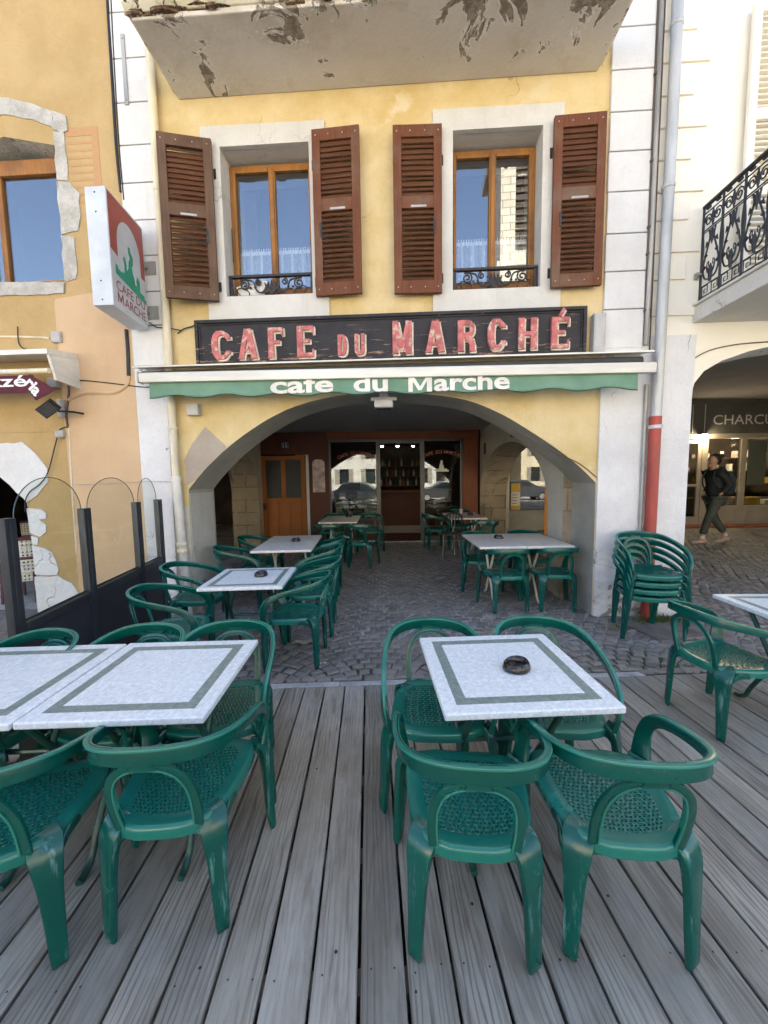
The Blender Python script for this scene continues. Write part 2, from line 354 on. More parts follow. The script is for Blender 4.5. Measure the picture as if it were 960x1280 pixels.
def plastic_mat(name, worn, c1=(.0003,.060,.045,1), c2=(.0008,.076,.058,1)):
    t = NT(name); v = t.co(rnd=1); s1 = t.noise(t.co(scale=(16,16,2.2), rnd=1), 1.5, 7, .68); s2 = t.noise(v, 5, 6, .65)
    oi = t.n('ShaderNodeObjectInfo')
    base = t.mix(oi.outputs['Random'], c1, c2)
    col = t.mix(t.math('MULTIPLY', t.step(s2, .5, .8), .30), base, tuple(min(1, q*1.7+.004) for q in c2[:3])+(1,))
    col = t.mix(t.math('MULTIPLY', t.step(s1, *((.545,.69) if worn else (.64,.85))), .62 if worn else .25), col, (.15,.30,.30,1))
    col = t.mix(t.math('MULTIPLY', t.step(t.noise(v, 75, 4, .7), .68, .74), .3), col, (.30,.38,.36,1))
    gp = t.n('ShaderNodeNewGeometry'); col = t.mix(t.math('MULTIPLY', t.step(gp.outputs['Pointiness'], .56, .68), .30), col, (.08,.24,.20,1))
    sp = t.n('ShaderNodeTexNoise'); 
    t.l(t.math('ADD', .09, t.math('MULTIPLY', s2, .28)), t.b.inputs['Roughness'])
    t.bump(t.noise(v, 160, 3, .6), .06, .002)
    return t.fin(col, None, spec=.5)
M['plastic'] = plastic_mat('green_plastic', False)
M['plastic_seat'] = plastic_mat('sun_faded_sky_sheen_green_plastic', False, (.006,.118,.090,1), (.012,.15,.115,1))  # lighter base: sun fading plus sky reflection put into the seat colour
M['plastic_lip'] = plastic_mat('worn_sky_gleam_edge_green_plastic', False, (.020,.16,.12,1), (.03,.19,.145,1))  # palest base: faded, worn lip with the sky's gleam coloured in
M['plastic_worn'] = plastic_mat('green_plastic_worn', True)
M['plastic_dark'] = simple('dark_green_metal', (.012,.06,.045,1), .35, .3, 10, c2=(.07,.12,.10,1), th=(.62,.7), rnd=1)
def table_mat(name, inlay):
    t = NT(name); tc = t.n('ShaderNodeTexCoord'); sp = t.sep(tc.outputs['Object']); v = t.co(rnd=1)
    n1 = t.noise(v, 52, 6, .68, .8); n2 = t.noise(v, 9, 6, .6, .6)
    if inlay:
        col = t.mix(t.step(n1, .38, .66), (.60,.645,.645,1), (.82,.84,.83,1)); col = t.mix(t.math('MULTIPLY', t.step(n2, .45, .7), .5), col, (.70,.735,.735,1))
        m = t.math('MAXIMUM', t.math('ABSOLUTE', sp[0]), t.math('ABSOLUTE', sp[1]))
        fr = t.math('MULTIPLY', t.math('GREATER_THAN', m, .243), t.math('LESS_THAN', m, .288)); fr = t.math('MULTIPLY', fr, t.math('GREATER_THAN', sp[2], -.004))
        gcol = t.mix(t.step(n1, .35, .65), (.15,.20,.175,1), (.25,.30,.27,1))
        gx = t.math('GREATER_THAN', t.math('ABSOLUTE', sp[0]), t.math('ABSOLUTE', sp[1]))
        col = t.mix(fr, col, gcol)
    else:
        col = t.mix(t.step(n2, .4, .65), (.66,.61,.54,1), (.74,.69,.62,1))
    col = t.mix(t.step(t.noise(v, 6, 9, .75), .74, .76), col, (.45,.44,.40,1))
    t.l(t.math('ADD', .22, t.math('MULTIPLY', t.noise(v, 3.5, 6, .65, 1.2), .3)), t.b.inputs['Roughness'])
    t.bump(n1, .04, .002)
    return t.fin(col, None, spec=.5)
M['table_inlay'] = table_mat('marbled_table_top', True)
M['table_white'] = table_mat('white_table_top', False)
M['white_metal'] = simple('cream_painted_metal', (.66,.62,.54,1), .45, .1, 8)
M['ashtray'] = simple('brown_bakelite', (.022,.017,.016,1), .15, .5, 22, c2=(.06,.045,.042,1), th=(.5,.7))
M['anthracite'] = simple('anthracite_metal', (.028,.031,.037,1), .42, .12, 4)
M['anthracite_panel'] = simple('anthracite_panel', (.034,.033,.040,1), .55, .18, 1.5)
M['black_iron'] = simple('black_wrought_iron', (.012,.012,.013,1), .5, .2, 10)
M['bronze_iron'] = simple('brown_black_iron', (.028,.022,.018,1), .5, .4, 25)
M['zinc'] = simple('zinc_pipe', (.44,.44,.42,1), .45, .2, 3, metal=.25, stretch=(1,1,.3))
M['zinc_old'] = simple('old_zinc', (.36,.345,.31,1), .55, .25, 4, metal=.3, stretch=(1,1,.2))
M['cream_pipe'] = simple('cream_painted_pipe', (.66,.58,.40,1), .55, .15, 3, c2=(.72,.70,.66,1), th=(.5,.7), stretch=(1,1,.3))
M['white_pipe'] = simple('whitewashed_pipe', (.62,.58,.50,1), .65, .2, 5, c2=(.30,.20,.13,1), th=(.66,.69), stretch=(1,1,.4))
M['red_pipe'] = simple('red_painted_iron', (.36,.045,.03,1), .5, .2, 5, c2=(.25,.06,.04,1), stretch=(1,1,.3))
M['cable'] = simple('black_cable', (.016,.015,.015,1), .6)
M['cable_brown'] = simple('brown_cable', (.10,.07,.05,1), .7)
M['grey_plastic'] = simple('grey_box_plastic', (.42,.41,.39,1), .6)
M['cream_metal'] = simple('cream_awning_metal', (.68,.65,.57,1), .5, .12, 2, c2=(.52,.48,.40,1), th=(.58,.75), stretch=(.4,1,3))
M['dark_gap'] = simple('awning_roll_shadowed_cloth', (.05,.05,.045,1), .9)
def canvas_mat():
    t = NT('faded_green_canvas'); v = t.co()
    col = t.mix(t.step(t.noise(v, 3, 6), .3, .7), (.135,.24,.165,1), (.18,.30,.21,1)); col = t.mix(t.math('MULTIPLY', t.step(t.noise(t.co(scale=(5,1,.7)), 2, 6, .7), .5, .8), .4), col, (.19,.30,.21,1))
    t.bump(t.noise(v, 300, 2), .2, .002); return t.fin(col, .9, spec=.1)
M['canvas'] = canvas_mat()
M['cream_letter'] = simple('cream_letter_print', (.74,.70,.62,1), .8, .08)
def sign_mat():
    t = NT('black_painted_board'); v = t.co(); sp = t.sep(t.n('ShaderNodeTexCoord').outputs['Object'])
    col = t.mix(t.step(t.noise(v, 3, 7, .7), .3, .7), (.016,.015,.017,1), (.035,.033,.035,1))
    w = t.noise(t.co(scale=(2.6,2.6,26)), 1.5, 7, .62, .5); zb = t.step(sp[2], 3.10, 2.93); 
    thr = t.math('ADD', w, t.math('MULTIPLY', zb, .07)); wm = t.step(thr, .632, .652)
    col = t.mix(wm, col, t.mix(t.step(t.noise(v, 30, 4), .4, .6), (.16,.085,.05,1), (.30,.19,.13,1)))
    t.bump(t.math('SUBTRACT', t.math('MULTIPLY', w, .3), wm), .5, .005)
    return t.fin(col, .6, spec=.3)
M['sign_black'] = sign_mat()
M['letter_red'] = simple('faded_red_letter_paint', (.47,.135,.125,1), .8, .25, 9, c2=(.56,.40,.31,1), th=(.53,.62))
M['letter_side'] = simple('cream_letter_edge', (.64,.58,.46,1), .75, .2, 14, c2=(.25,.13,.08,1), th=(.64,.68))
M['sign_white'] = simple('white_sign_sheet', (.55,.58,.61,1), .5, .08, 3)
M['sign_face'] = simple('white_sign_face', (.50,.50,.50,1), .45, .08, 3)
M['sign_red'] = simple('faded_red_sign_face', (.36,.085,.06,1), .5, .1, 3)
M['sign_green'] = simple('green_sign_print', (.02,.26,.15,1), .5, .1, 5)
M['sign_text'] = simple('dark_red_sign_print', (.26,.045,.05,1), .5, .1, 5)
M['burgundy'] = simple('burgundy_canvas', (.085,.008,.018,1), .85, .15, 4)
M['white_print'] = simple('white_print', (.78,.77,.75,1), .7, .04)
M['brick_red'] = simple('terracotta', (.30,.10,.05,1), .85, .25, 5)
M['skin'] = simple('skin', (.50,.30,.21,1), .5, .08, 10)
M['hair'] = simple('dark_hair', (.02,.014,.011,1), .5, .3, 40)
M['jacket'] = simple('black_green_jacket', (.017,.021,.019,1), .8, .3, 10)
M['trousers'] = simple('dark_olive_trousers', (.055,.062,.05,1), .85, .2, 10)
M['shoe'] = simple('pale_pink_shoe', (.50,.36,.31,1), .6, .1, 10)
M['sock'] = simple('white_sock', (.7,.7,.7,1), .9)
M['backpack'] = simple('navy_backpack', (.022,.026,.042,1), .7, .3, 12)
M['beige_panel'] = simple('beige_painted_panel', (.45,.40,.31,1), .55, .08, 2)
M['greige'] = simple('greige_painted_panel', (.26,.24,.195,1), .6, .1, 2)
M['sign_grey'] = simple('grey_shop_fascia', (.13,.125,.11,1), .6, .1, 3)
M['orange_wood'] = simple('orange_wood_frame', (.50,.20,.03,1), .6, .15, 6)
M['chalk'] = simple('chalkboard', (.02,.02,.02,1), .8, .3, 12)
M['chalkmark'] = simple('chalk_writing', (.5,.5,.47,1), .9)
M['alu'] = simple('dark_aluminium', (.10,.095,.085,1), .4, .1, 4, metal=.4)
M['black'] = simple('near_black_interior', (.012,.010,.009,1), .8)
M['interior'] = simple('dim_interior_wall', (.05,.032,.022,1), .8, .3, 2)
M['paper'] = simple('pale_paper', (.66,.63,.58,1), .8, .06, 4)
M['poster_pink'] = simple('pale_pink_poster', (.60,.47,.42,1), .6, .3, 5, c2=(.40,.16,.11,1), th=(.55,.7))
M['yellow_print'] = simple('yellow_print', (.60,.40,.08,1), .7)
M['blue_enamel'] = simple('blue_enamel', (.02,.03,.09,1), .3)
M['leaf'] = simple('dry_pale_leaf', (.45,.40,.32,1), .8)
M['weed'] = simple('weed_green', (.09,.14,.03,1), .8, .3, 20)
M['wicker'] = simple('white_wicker', (.66,.63,.56,1), .7, .1, 20)
M['wine'] = simple('wine_red_wicker', (.10,.022,.035,1), .7)
M['slate'] = simple('pavement_slab', (.19,.165,.15,1), .75, .25, 4, bump=.5)
M['roof_tile'] = simple('roof_tile', (.22,.10,.06,1), .9, .3, 6)
M['facade_a'] = simple('pale_cream_facade', (.66,.58,.42,1), .9, .1, .5)
M['facade_b'] = simple('pale_grey_facade', (.58,.56,.52,1), .9, .1, .5)
M['church'] = None
M['tyre'] = simple('tyre_rubber', (.02,.02,.02,1), .8)
M['hubcap'] = simple('wheel_alloy', (.5,.5,.5,1), .35, metal=.6)
M['car_dark'] = simple('dark_blue_car_paint', (.02,.024,.035,1), .2, .05)
M['car_silver'] = simple('silver_car_paint', (.45,.46,.47,1), .25, .05, metal=.4)
M['car_grey'] = simple('dark_grey_car_paint', (.05,.055,.06,1), .2, .05)
M['carglass'] = simple('car_window_glass', (.02,.025,.03,1), .05)
M['lamp_lens'] = simple('lamp_lens', (.7,.7,.68,1), .1)
M['tail'] = simple('tail_lamp', (.4,.02,.02,1), .2)
def church_mat():
    t = NT('ashlar_stone'); v = t.co(); br = t.n('ShaderNodeTexBrick'); tc = t.n('ShaderNodeTexCoord'); sp = t.sep(tc.outputs['Object']); cb = t.n('ShaderNodeCombineXYZ')
    t.l(t.math('ADD', sp[0], sp[1]), cb.inputs[0]); t.l(sp[2], cb.inputs[1]); t.l(cb.outputs[0], br.inputs['Vector'])
    br.inputs['Color1'].default_value = (.40,.37,.30,1); br.inputs['Color2'].default_value = (.33,.30,.25,1); br.inputs['Mortar'].default_value = (.16,.15,.13,1)
    br.inputs['Scale'].default_value = 1; br.inputs['Brick Width'].default_value = 1.3; br.inputs['Row Height'].default_value = .6; br.inputs['Mortar Size'].default_value = .04
    return t.fin(br.outputs['Color'], .9)
M['church'] = church_mat()
def checker_mat():
    t = NT('checkered_tile_floor'); c = t.n('ShaderNodeTexChecker'); t.l(t.co(), c.inputs[0]); c.inputs['Scale'].default_value = 5
    c.inputs['Color1'].default_value = (.20,.05,.03,1); c.inputs['Color2'].default_value = (.05,.03,.025,1); return t.fin(c.outputs[0], .8, spec=.15)
M['checker'] = checker_mat()
def glass_mat(name, tint=(.9,.92,.9,1), k=1.0, base=.05, rough=0.0):
    t = NT(name); nt = t.nt; nt.nodes.remove(t.b)
    lw = t.n('ShaderNodeLayerWeight'); lw.inputs[0].default_value = .5; sch = t.math('POWER', lw.outputs['Facing'], 5.0)
    tr = t.n('ShaderNodeBsdfTransparent'); tr.inputs[0].default_value = tint
    gl = t.n('ShaderNodeBsdfAnisotropic' if False else 'ShaderNodeBsdfGlossy'); gl.inputs['Roughness'].default_value = rough
    mx = t.n('ShaderNodeMixShader'); t.l(t.math('ADD', t.math('MULTIPLY', sch, k), base), mx.inputs[0]); t.l(tr.outputs[0], mx.inputs[1]); t.l(gl.outputs[0], mx.inputs[2]); t.l(mx.outputs[0], t.out.inputs[0])
    return t.mat
M['glass'] = glass_mat('window_glass', (.86,.88,.88,1), .7, .22)
M['shopglass'] = glass_mat('shop_window_glass', (.75,.78,.76,1), .7, .09)
M['screen_glass'] = glass_mat('windscreen_glass', (.93,.95,.94,1), .30, .025)
M['glass_edge'] = simple('cut_glass_edge', (.04,.06,.055,1), .3)
M['frosted'] = simple('frosted_pane', (.045,.045,.042,1), .5, .2, 60)
M['bottle_a'] = simple('amber_bottle_glass', (.20,.09,.02,1), .1); M['bottle_b'] = simple('clear_bottle_glass', (.30,.29,.26,1), .1); M['bottle_c'] = simple('green_bottle_glass', (.02,.09,.03,1), .1)
def lace_mat():
    t = NT('lace_curtain'); nt = t.nt; v = t.co(); sp = t.sep(t.n('ShaderNodeTexCoord').outputs['Object'])
    w = t.n('ShaderNodeTexWave', wave_type='BANDS', bands_direction='X'); t.l(v, w.inputs[0]); w.inputs['Scale'].default_value = 2.6; w.inputs['Distortion'].default_value = .6
    w2 = t.n('ShaderNodeTexWave', wave_type='BANDS', bands_direction='X'); t.l(v, w2.inputs[0]); w2.inputs['Scale'].default_value = 11
    al = t.math('ADD', .42, t.math('MULTIPLY', t.step(w.outputs['Fac'], .75, .97), .45))
    al = t.math('ADD', al, t.math('MULTIPLY', t.step(t.noise(v, 26, 4, .7, 1), .55, .62), .25))
    top = t.math('MULTIPLY', t.step(sp[2], 4.22, 4.225), t.step(w2.outputs['Fac'], .45, .55)); edge = t.math('MULTIPLY', t.step(sp[2], 4.185, 4.19), t.math('SUBTRACT', 1.0, t.step(sp[2], 4.225, 4.23)))
    al = t.math('MAXIMUM', t.math('MULTIPLY', al, t.math('SUBTRACT', 1.0, t.step(sp[2], 4.22, 4.225))), t.math('MAXIMUM', t.math('MULTIPLY', top, 1.0), t.math('MULTIPLY', edge, 1.0)))
    t.l(al, t.b.inputs['Alpha'])
    return t.fin((.88,.88,.88,1), .9)
M['lace'] = lace_mat()
def emit(name, col, st):
    t = NT(name); t.b.inputs['Emission Color'].default_value = col; t.b.inputs['Emission Strength'].default_value = st; return t.fin(col, .5)
M['bulb'] = emit('lit_bulb', (1,.80,.52,1), 16)
M['spot_bulb'] = emit('lit_spot_bulb', (1,.85,.62,1), 14)
EXPOSURE = 2.86
# ================================================================== GROUND
def structure(o): o['kind'] = 'structure'; return o
mb = MB(); mb.add([(-220,-220,-.16),(220,-220,-.16),(220,220,-.16),(-220,220,-.16)], [(0,1,2,3)]); structure(mb.build('ground', M['asphalt']))
DM = Matrix.Rotation(R(2.15), 4, 'Z')
mb = MB(); mb.box(-7.2, 8.2, -5, 2.86, -.15, -.105); structure(mb.build('deck_underlay', M['under'], frame=DM))
mb = MB()
y = -4.8
while y < 2.9:
    mb.box(-7.2, 8.2, y, y+.07, -.104, -.032); y += .42
mb.box(-7.2, 8.2, 2.775, 2.845, -.104, -.032)
structure(mb.build('deck_joists', M['joist'], frame=DM))
mb = MB(); P = .1534; x = -.062-46*P; i = 0
while x < 8.2:
    # boards in two or three lengths, butted over a joist
    cuts = [-4.9]+([-1.6+rng.choice((0, .42, .84))] if i % 3 else [-.5])+[2.862]
    for a, b in zip(cuts, cuts[1:]):
        dz = rng.uniform(-.0015, .0015); g = .0048+rng.uniform(0, .0014); wx = rng.uniform(-.001, .001)
        x0, x1, y0, y1 = x+g+wx, x+P-g+wx, a+.003, b-.003; c = .0035
        if x0 < -7.2: continue
        prof = [(x0, -.032), (x0, -c), (x0+c, 0), (x1-c, 0), (x1, -c), (x1, -.032)]
        tz = rng.uniform(-.001, .001)
        mb.loft([[(px, y0, pz+dz) for px, pz in prof], [(px, y1, pz+dz+tz) for px, pz in prof]])
    x += P; i += 1
structure(mb.build('deck', M['deck'], frame=DM))
mb = MB()
for (px, py) in ((474, 900), (452, 991), (482, 997), (396, 961), (600, 950), (700, 1010), (590, 1130), (700, 1200), (760, 1120), (820, 1000), (300, 1130), (250, 1210), (870, 1060), (520, 1240), (420, 1190)):
    d = ray(px, py); t = -CH/d[2]; r = rng.uniform(.004, .0065)
    mb.lathe([(r, .0012), (r*.7, .0016)], 10, (d[0]*t, d[1]*t, 0))
for ib in range(-20, 40):
    for jj in range(0, 5):
        for e in (.035, .118):
            if rng.random() < .75: p = DM@Vector((-.062+ib*.1534+e+rng.uniform(-.006, .006), -.18+.84*jj-.42+.035+rng.uniform(-.01, .01), 0)); mb.lathe([(.0032, .0022), (.002, .0026)], 8, (p.x, p.y, 0))
structure(mb.build('deck_screws', M['under']))
# kerb strip, joints bed and setts
mb = MB(); x = -3.1
while x < 2.2:
    w = min(rng.uniform(.55, 1.0), 2.2-x); mb.box(x, x+w-.006, 2.868, 2.935, -.12, -.004+rng.uniform(-.004, .002)); x += w
structure(mb.build('kerb_strip', M['kerbstone'], frame=DM, bevel=.006))
nx, ny = 60, 40; mb = MB(); vs = []; fs = []
for j in range(ny+1):
    for i in range(nx+1):
        x = -6+18*i/nx; yy = 2.875+ (13.0-2.875)*j/ny + .0375*x*(1-j/ny)*1.0
        vs.append((x, yy, gz(x, yy)-.012))
for j in range(ny):
    for i in range(nx): a = j*(nx+1)+i; fs.append((a, a+1, a+nx+2, a+nx+1))
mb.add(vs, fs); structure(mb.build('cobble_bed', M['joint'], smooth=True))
mb = MB(); Wd = 1.02; Rr = Wd/2/math.sin(R(46))*1.0; sp = .098
def sett(cx, cy, a, w, l, h):
    ca, sa = math.cos(a), math.sin(a); z0 = gz(cx, cy); tx, ty = rng.uniform(-.05, .05), rng.uniform(-.05, .05); ch = .014
    def q(u, v, z):
        x = cx+u*ca-v*sa; yv = cy+u*sa+v*ca; return (x, yv, gz(x, yv)+z+u*tx+v*ty)
    j = lambda: rng.uniform(-.005, .005)
    b = [(-w/2+j(), -l/2+j()), (w/2+j(), -l/2+j()), (w/2+j(), l/2+j()), (-w/2+j(), l/2+j())]
    vs = [q(u, v, -.02) for u, v in b]+[q(u, v, h-.008) for u, v in b]+[q(u*(1-2*ch/w), v*(1-2*ch/l), h) for u, v in b]
    mb.add(vs, [(8,9,10,11)]+[(k, (k+1) % 4, 4+(k+1) % 4, 4+k) for k in range(4)]+[(4+k, 4+(k+1) % 4, 8+(k+1) % 4, 8+k) for k in range(4)])
def sett_ok(x, yy):
    if yy < (2.985 if x < 2.05 else 2.915)+.0375*x: return False
    if x < -2.75 and yy > 4.3: return False
    if yy > (9.0 if x < 2.3 else 9.55): return False
    return True
for c in range(-5, 11):
    xc = c*Wd-.1
    for k in range(-10, 110):
        n = 10
        for i in range(n):
            th = R(-46+92*(i+(.25 if k % 2 else .75))/n)+rng.uniform(-.012, .012)
            x = xc+Rr*math.sin(th); yy = 2.0+k*sp+Rr*math.cos(th)-Rr+rng.uniform(-.004, .004)
            if sett_ok(x, yy) and x < 9.6:
                sett(x, yy, -th, Rr*R(92)/n*rng.uniform(.80, .91), sp*math.cos(th)*rng.uniform(.82, .92)+.003, rng.uniform(-.003, .005))
for x0 in [i*.125 for i in range(-26, 60)]:
    x = x0+rng.uniform(-.01, .01); sett(x, (2.975 if x < 2.1 else 2.92)+.0375*x+.02, 0.037, .115, .075, rng.uniform(-.003, .003))
structure(mb.build('cobblestones', M['sett'], smooth=True, angle=30))
# stone slab in the paving beside the red pipe
mb = MB(); z = gz(2.95, 3.75)
mb.box(-.36, .36, -.2, .2, -.03, .010, Matrix.Translation((2.93, 3.78, z))@Matrix.Rotation(R(10), 4, 'Z'))
structure(mb.build('paving_slab', M['slate'], bevel=.008))

# ================================================================== CHAIR
def rr_sec(w, h, n=12, p=3.2):
    if p >= 4:
        c = min(w, h)*.2; a, b = w/2, h/2
        return [(a, b-c), (a-c*.3, b-c*.3), (a-c, b), (-a+c, b), (-a+c*.3, b-c*.3), (-a, b-c), (-a, -b+c), (-a+c*.3, -b+c*.3), (-a+c, -b), (a-c, -b), (a-c*.3, -b+c*.3), (a, -b+c)]
    out = []
    for k in range(n):
        a = 2*PI*(k+.5)/n; c, s = math.cos(a), math.sin(a)
        out.append((abs(c)**(2/p)*(1 if c > 0 else -1)*w/2, abs(s)**(2/p)*(1 if s > 0 else -1)*h/2))
    return out
def sweep(mb, pts, normals, ws, hs, n=12, p=3.2, offs=None, mi=None):
    """section: thickness ws along the outward normal, hs along tangent x normal"""
    rings = []
    for i, q in enumerate(pts):
        a = pts[max(0, i-1)]; b = pts[min(len(pts)-1, i+1)]; t = (b-a).normalized()
        nn = Vector(normals[i]); nn = (nn-t*nn.dot(t)).normalized(); u = t.cross(nn).normalized()
        c = q+(u*offs[i][1]+nn*offs[i][0] if offs else Vector((0,0,0)))
        rings.append([c+nn*x+u*y for x, y in rr_sec(ws[i], hs[i], n, p)])
    mb.loft(rings, True, mi)
def seat_mesh():
    mb = MB(); N = 25
    def pt(s, t):
        k = .30; x = s*math.sqrt(max(0, 1-k*t*t)); yv = t*math.sqrt(max(0, 1-k*s*s)); m = math.sqrt(1-k/1.0) if False else .915
        x /= m; yv /= m; x = max(-1.05, min(1.05, x)); yv = max(-1.05, min(1.05, yv))
        hw = .197+.026*yv-.012*yv*yv
        X = x*hw*1.0; Yv = .005+yv*.208
        r = max(abs(s), abs(t))
        z = .438-.016*max(0, 1-(x*x*.8+yv*yv*.7))-.02*max(0, yv-.55)**1.5*2-.004*(1 if r < .8 else 0)
        return Vector((X, Yv, z))
    for i in range(N):
        for j in range(N):
            s0, s1 = -1+2*i/N, -1+2*(i+1)/N; t0, t1 = -1+2*j/N, -1+2*(j+1)/N
            sc, tc = (s0+s1)/2, (t0+t1)/2
            o = [pt(s0,t0), pt(s1,t0), pt(s1,t1), pt(s0,t1)]
            if max(abs(sc), abs(tc)) < .78 and sc*sc+tc*tc < 1.02:
                sh = .17 if j % 2 else -.17; hs, ht = (s1-s0)*.23, (t1-t0)*.20; sx = sc+sh*(s1-s0)
                inn = [pt(sx-hs,tc-ht), pt(sx+hs,tc-ht), pt(sx+hs,tc+ht), pt(sx-hs,tc+ht)]
                for q in range(4):
                    o[q] = o[q]+Vector((0,0,.0013 if (i+j) % 2 else -.0013))
                    inn[q] = inn[q]+Vector((0,0,.001))
                low = [p+Vector((0,0,-.010)) for p in inn]
                mb.add(o+inn+low, [(q, (q+1) % 4, 4+(q+1) % 4, 4+q) for q in range(4)]+[(4+q, 4+(q+1) % 4, 8+(q+1) % 4, 8+q) for q in range(4)])
            else: mb.add(o, [(0,1,2,3)])
    # rim, rounded edge and skirt
    edge = [(-1+2*i/N, -1) for i in range(N)]+[(1, -1+2*i/N) for i in range(N)]+[(1-2*i/N, 1) for i in range(N)]+[(-1, 1-2*i/N) for i in range(N)]
    base = [pt(s, t) for s, t in edge]; c = Vector((0, .005, 0)); rings = [base]
    for out, dz in ((.008, -.001), (.014, -.007), (.016, -.018), (.014, -.046), (.009, -.046), (.008, -.012)):
        rings.append([p+Vector(((p-c).x, (p-c).y, 0)).normalized()*out+Vector((0,0,dz)) for p in base])
    mb.loft(rings, False)
    # weld so that shading runs smoothly
    return mb
def make_chair():
    t = thing('cafe_chair', 'green plastic armchair', 'chair')
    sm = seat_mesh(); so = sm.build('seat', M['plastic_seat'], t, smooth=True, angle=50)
    bm = bmesh.new(); bm.from_mesh(so.data); bmesh.ops.remove_doubles(bm, verts=bm.verts, dist=.0002); bmesh.ops.recalc_face_normals(bm, faces=bm.faces); bm.to_mesh(so.data); bm.free()
    for p in so.data.polygons: p.use_smooth = True
    so.data.set_sharp_from_angle(angle=R(50))
    # rail running round the back and down into both arms
    half = [(0,-.298,.742), (.10,-.286,.738), (.178,-.247,.728), (.228,-.175,.711), (.252,-.075,.688), (.260,.03,.661), (.262,.115,.630), (.262,.175,.588), (.260,.208,.530), (.254,.212,.478), (.244,.200,.425)]
    nrm = [(0,-1,.12), (.34,-.94,.1), (.68,-.73,.1), (.90,-.42,.1), (.99,-.12,.1), (1,.05,.1), (.98,.2,.12), (.93,.35,.1), (.9,.42,.05), (.88,.46,0), (.88,.46,0)]
    hh = [.058, .058, .056, .051, .045, .043, .047, .053, .058, .066, .078]; ww = [.009, .009, .009, .009, .010, .011, .013, .015, .017, .020, .023]
    pts = [(-x, y, z) for x, y, z in half[:0:-1]]+half; nr = [(-x, y, z) for x, y, z in nrm[:0:-1]]+nrm
    P = spline(pts, 5); NR = spline(nr, 5); H2 = spline_vals(hh[:0:-1]+hh, 5); W2 = spline_vals(ww[:0:-1]+ww, 5)
    mb = MB(); sweep(mb, P, NR, W2, H2, 10, 4)
    # rolled lip on the upper edge
    n = len(P); lipw = []; liph = []; off = []
    for i in range(n):
        e = abs(i-(n-1)/2)/((n-1)/2); k = 1-max(0, (e-.72)/.28)
        lipw.append(.014+.010*k); liph.append(.006+.003*k); 
        tt = (P[min(n-1, i+1)]-P[max(0, i-1)]).normalized(); nn = Vector(NR[i]); nn = (nn-tt*nn.dot(tt)).normalized(); u = tt.cross(nn)
        sgn = 1
        off.append((.005*k, sgn*(H2[i]/2-.0045)))
    # tangent x normal points up along the back for this direction of travel
    tt = (P[n//2+1]-P[n//2-1]).normalized(); u = tt.cross(Vector(NR[n//2])); sg = 1 if u.z > 0 else -1
    off = [(a, b*sg) for a, b in off]
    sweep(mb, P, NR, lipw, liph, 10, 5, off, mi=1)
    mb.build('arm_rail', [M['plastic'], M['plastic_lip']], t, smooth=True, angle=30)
    # hoop in the middle of the back
    hp = [(.128,-.205,.415), (.134,-.226,.50), (.130,-.248,.585), (.108,-.268,.650), (.062,-.281,.690), (0,-.286,.702)]
    hp = hp+[(-x, y, z) for x, y, z in hp[-2::-1]]
    HP = spline(hp, 6); mb = MB(); tq = (HP[len(HP)//2+1]-HP[len(HP)//2-1]).normalized(); HPS = 1 if tq.cross(Vector((0,-1,-.28))).z < 0 else -1
    sweep(mb, HP, [(0,-1,-.28)]*len(HP), [.013]*len(HP), [.034-.006*math.sin(PI*i/(len(HP)-1)) for i in range(len(HP))], 10, 4)
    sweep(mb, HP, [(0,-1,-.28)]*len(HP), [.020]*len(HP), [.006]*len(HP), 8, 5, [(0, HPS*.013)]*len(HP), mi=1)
    sweep(mb, [Vector((0,-.287,.690)), Vector((0,-.290,.705)), Vector((0,-.294,.730))], [(0,-1,0)]*3, [.016]*3, [.085,.070,.110], 10, 4)
    for s in (-1, 1):
        sweep(mb, spline([(s*.040,-.291,.701), (s*.075,-.289,.712), (s*.125,-.279,.714)], 4), [(0,-1,.1)]*9, [.012]*9, [.010-.0008*i for i in range(9)], 8, 2.5)
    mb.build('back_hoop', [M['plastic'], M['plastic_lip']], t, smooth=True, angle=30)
    for s in (-1, 1):
        mb = MB(); L = spline([(s*.214,.178,.432), (s*.240,.199,.405), (s*.254,.206,.32), (s*.264,.206,.15), (s*.272,.203,.03), (s*.2725,.2025,.0)], 4)
        n = len(L); nn = (s*.80, .60, .02)
        sweep(mb, L, [nn]*n, spline_vals([.018,.030,.030,.029,.027,.012], 4), spline_vals([.066,.078,.066,.053,.043,.036], 4), 12, 4)
        sweep(mb, spline([(s*.205,.200,.405), (s*.228,.204,.380), (s*.252,.206,.315)], 4), [(s*.2,1,0)]*9, [.016]*9, [.058-.005*i for i in range(9)], 10, 3)
        mb.build('leg', M['plastic_worn'], t, smooth=True, angle=24)
    for s in (-1, 1):
        mb = MB(); L = spline([(s*.142,-.150,.437), (s*.163,-.180,.420), (s*.176,-.199,.372), (s*.182,-.204,.28), (s*.187,-.206,.14), (s*.191,-.209,.030), (s*.189,-.203,.0)], 4)
        n = len(L); nn = (s*.50, -.866, .02)
        sweep(mb, L, [nn]*n, spline_vals([.010,.022,.030,.029,.027,.025,.010], 4), spline_vals([.086,.098,.086,.066,.054,.046,.038], 4), 12, 4)
        sweep(mb, spline([(s*.10,-.206,.403), (s*.135,-.204,.392), (s*.168,-.202,.345)], 4), [(0,-1,0)]*9, [.014]*9, [.05-.004*i for i in range(9)], 10, 3)
        sweep(mb, spline([(s*.205,-.06,.405), (s*.200,-.13,.396), (s*.190,-.185,.345)], 4), [(s*1,0,0)]*9, [.014]*9, [.05-.004*i for i in range(9)], 10, 3)
        mb.build('leg', M['plastic_worn'], t, smooth=True, angle=24)
    return t
chair0 = make_chair(); chair_used = [False]
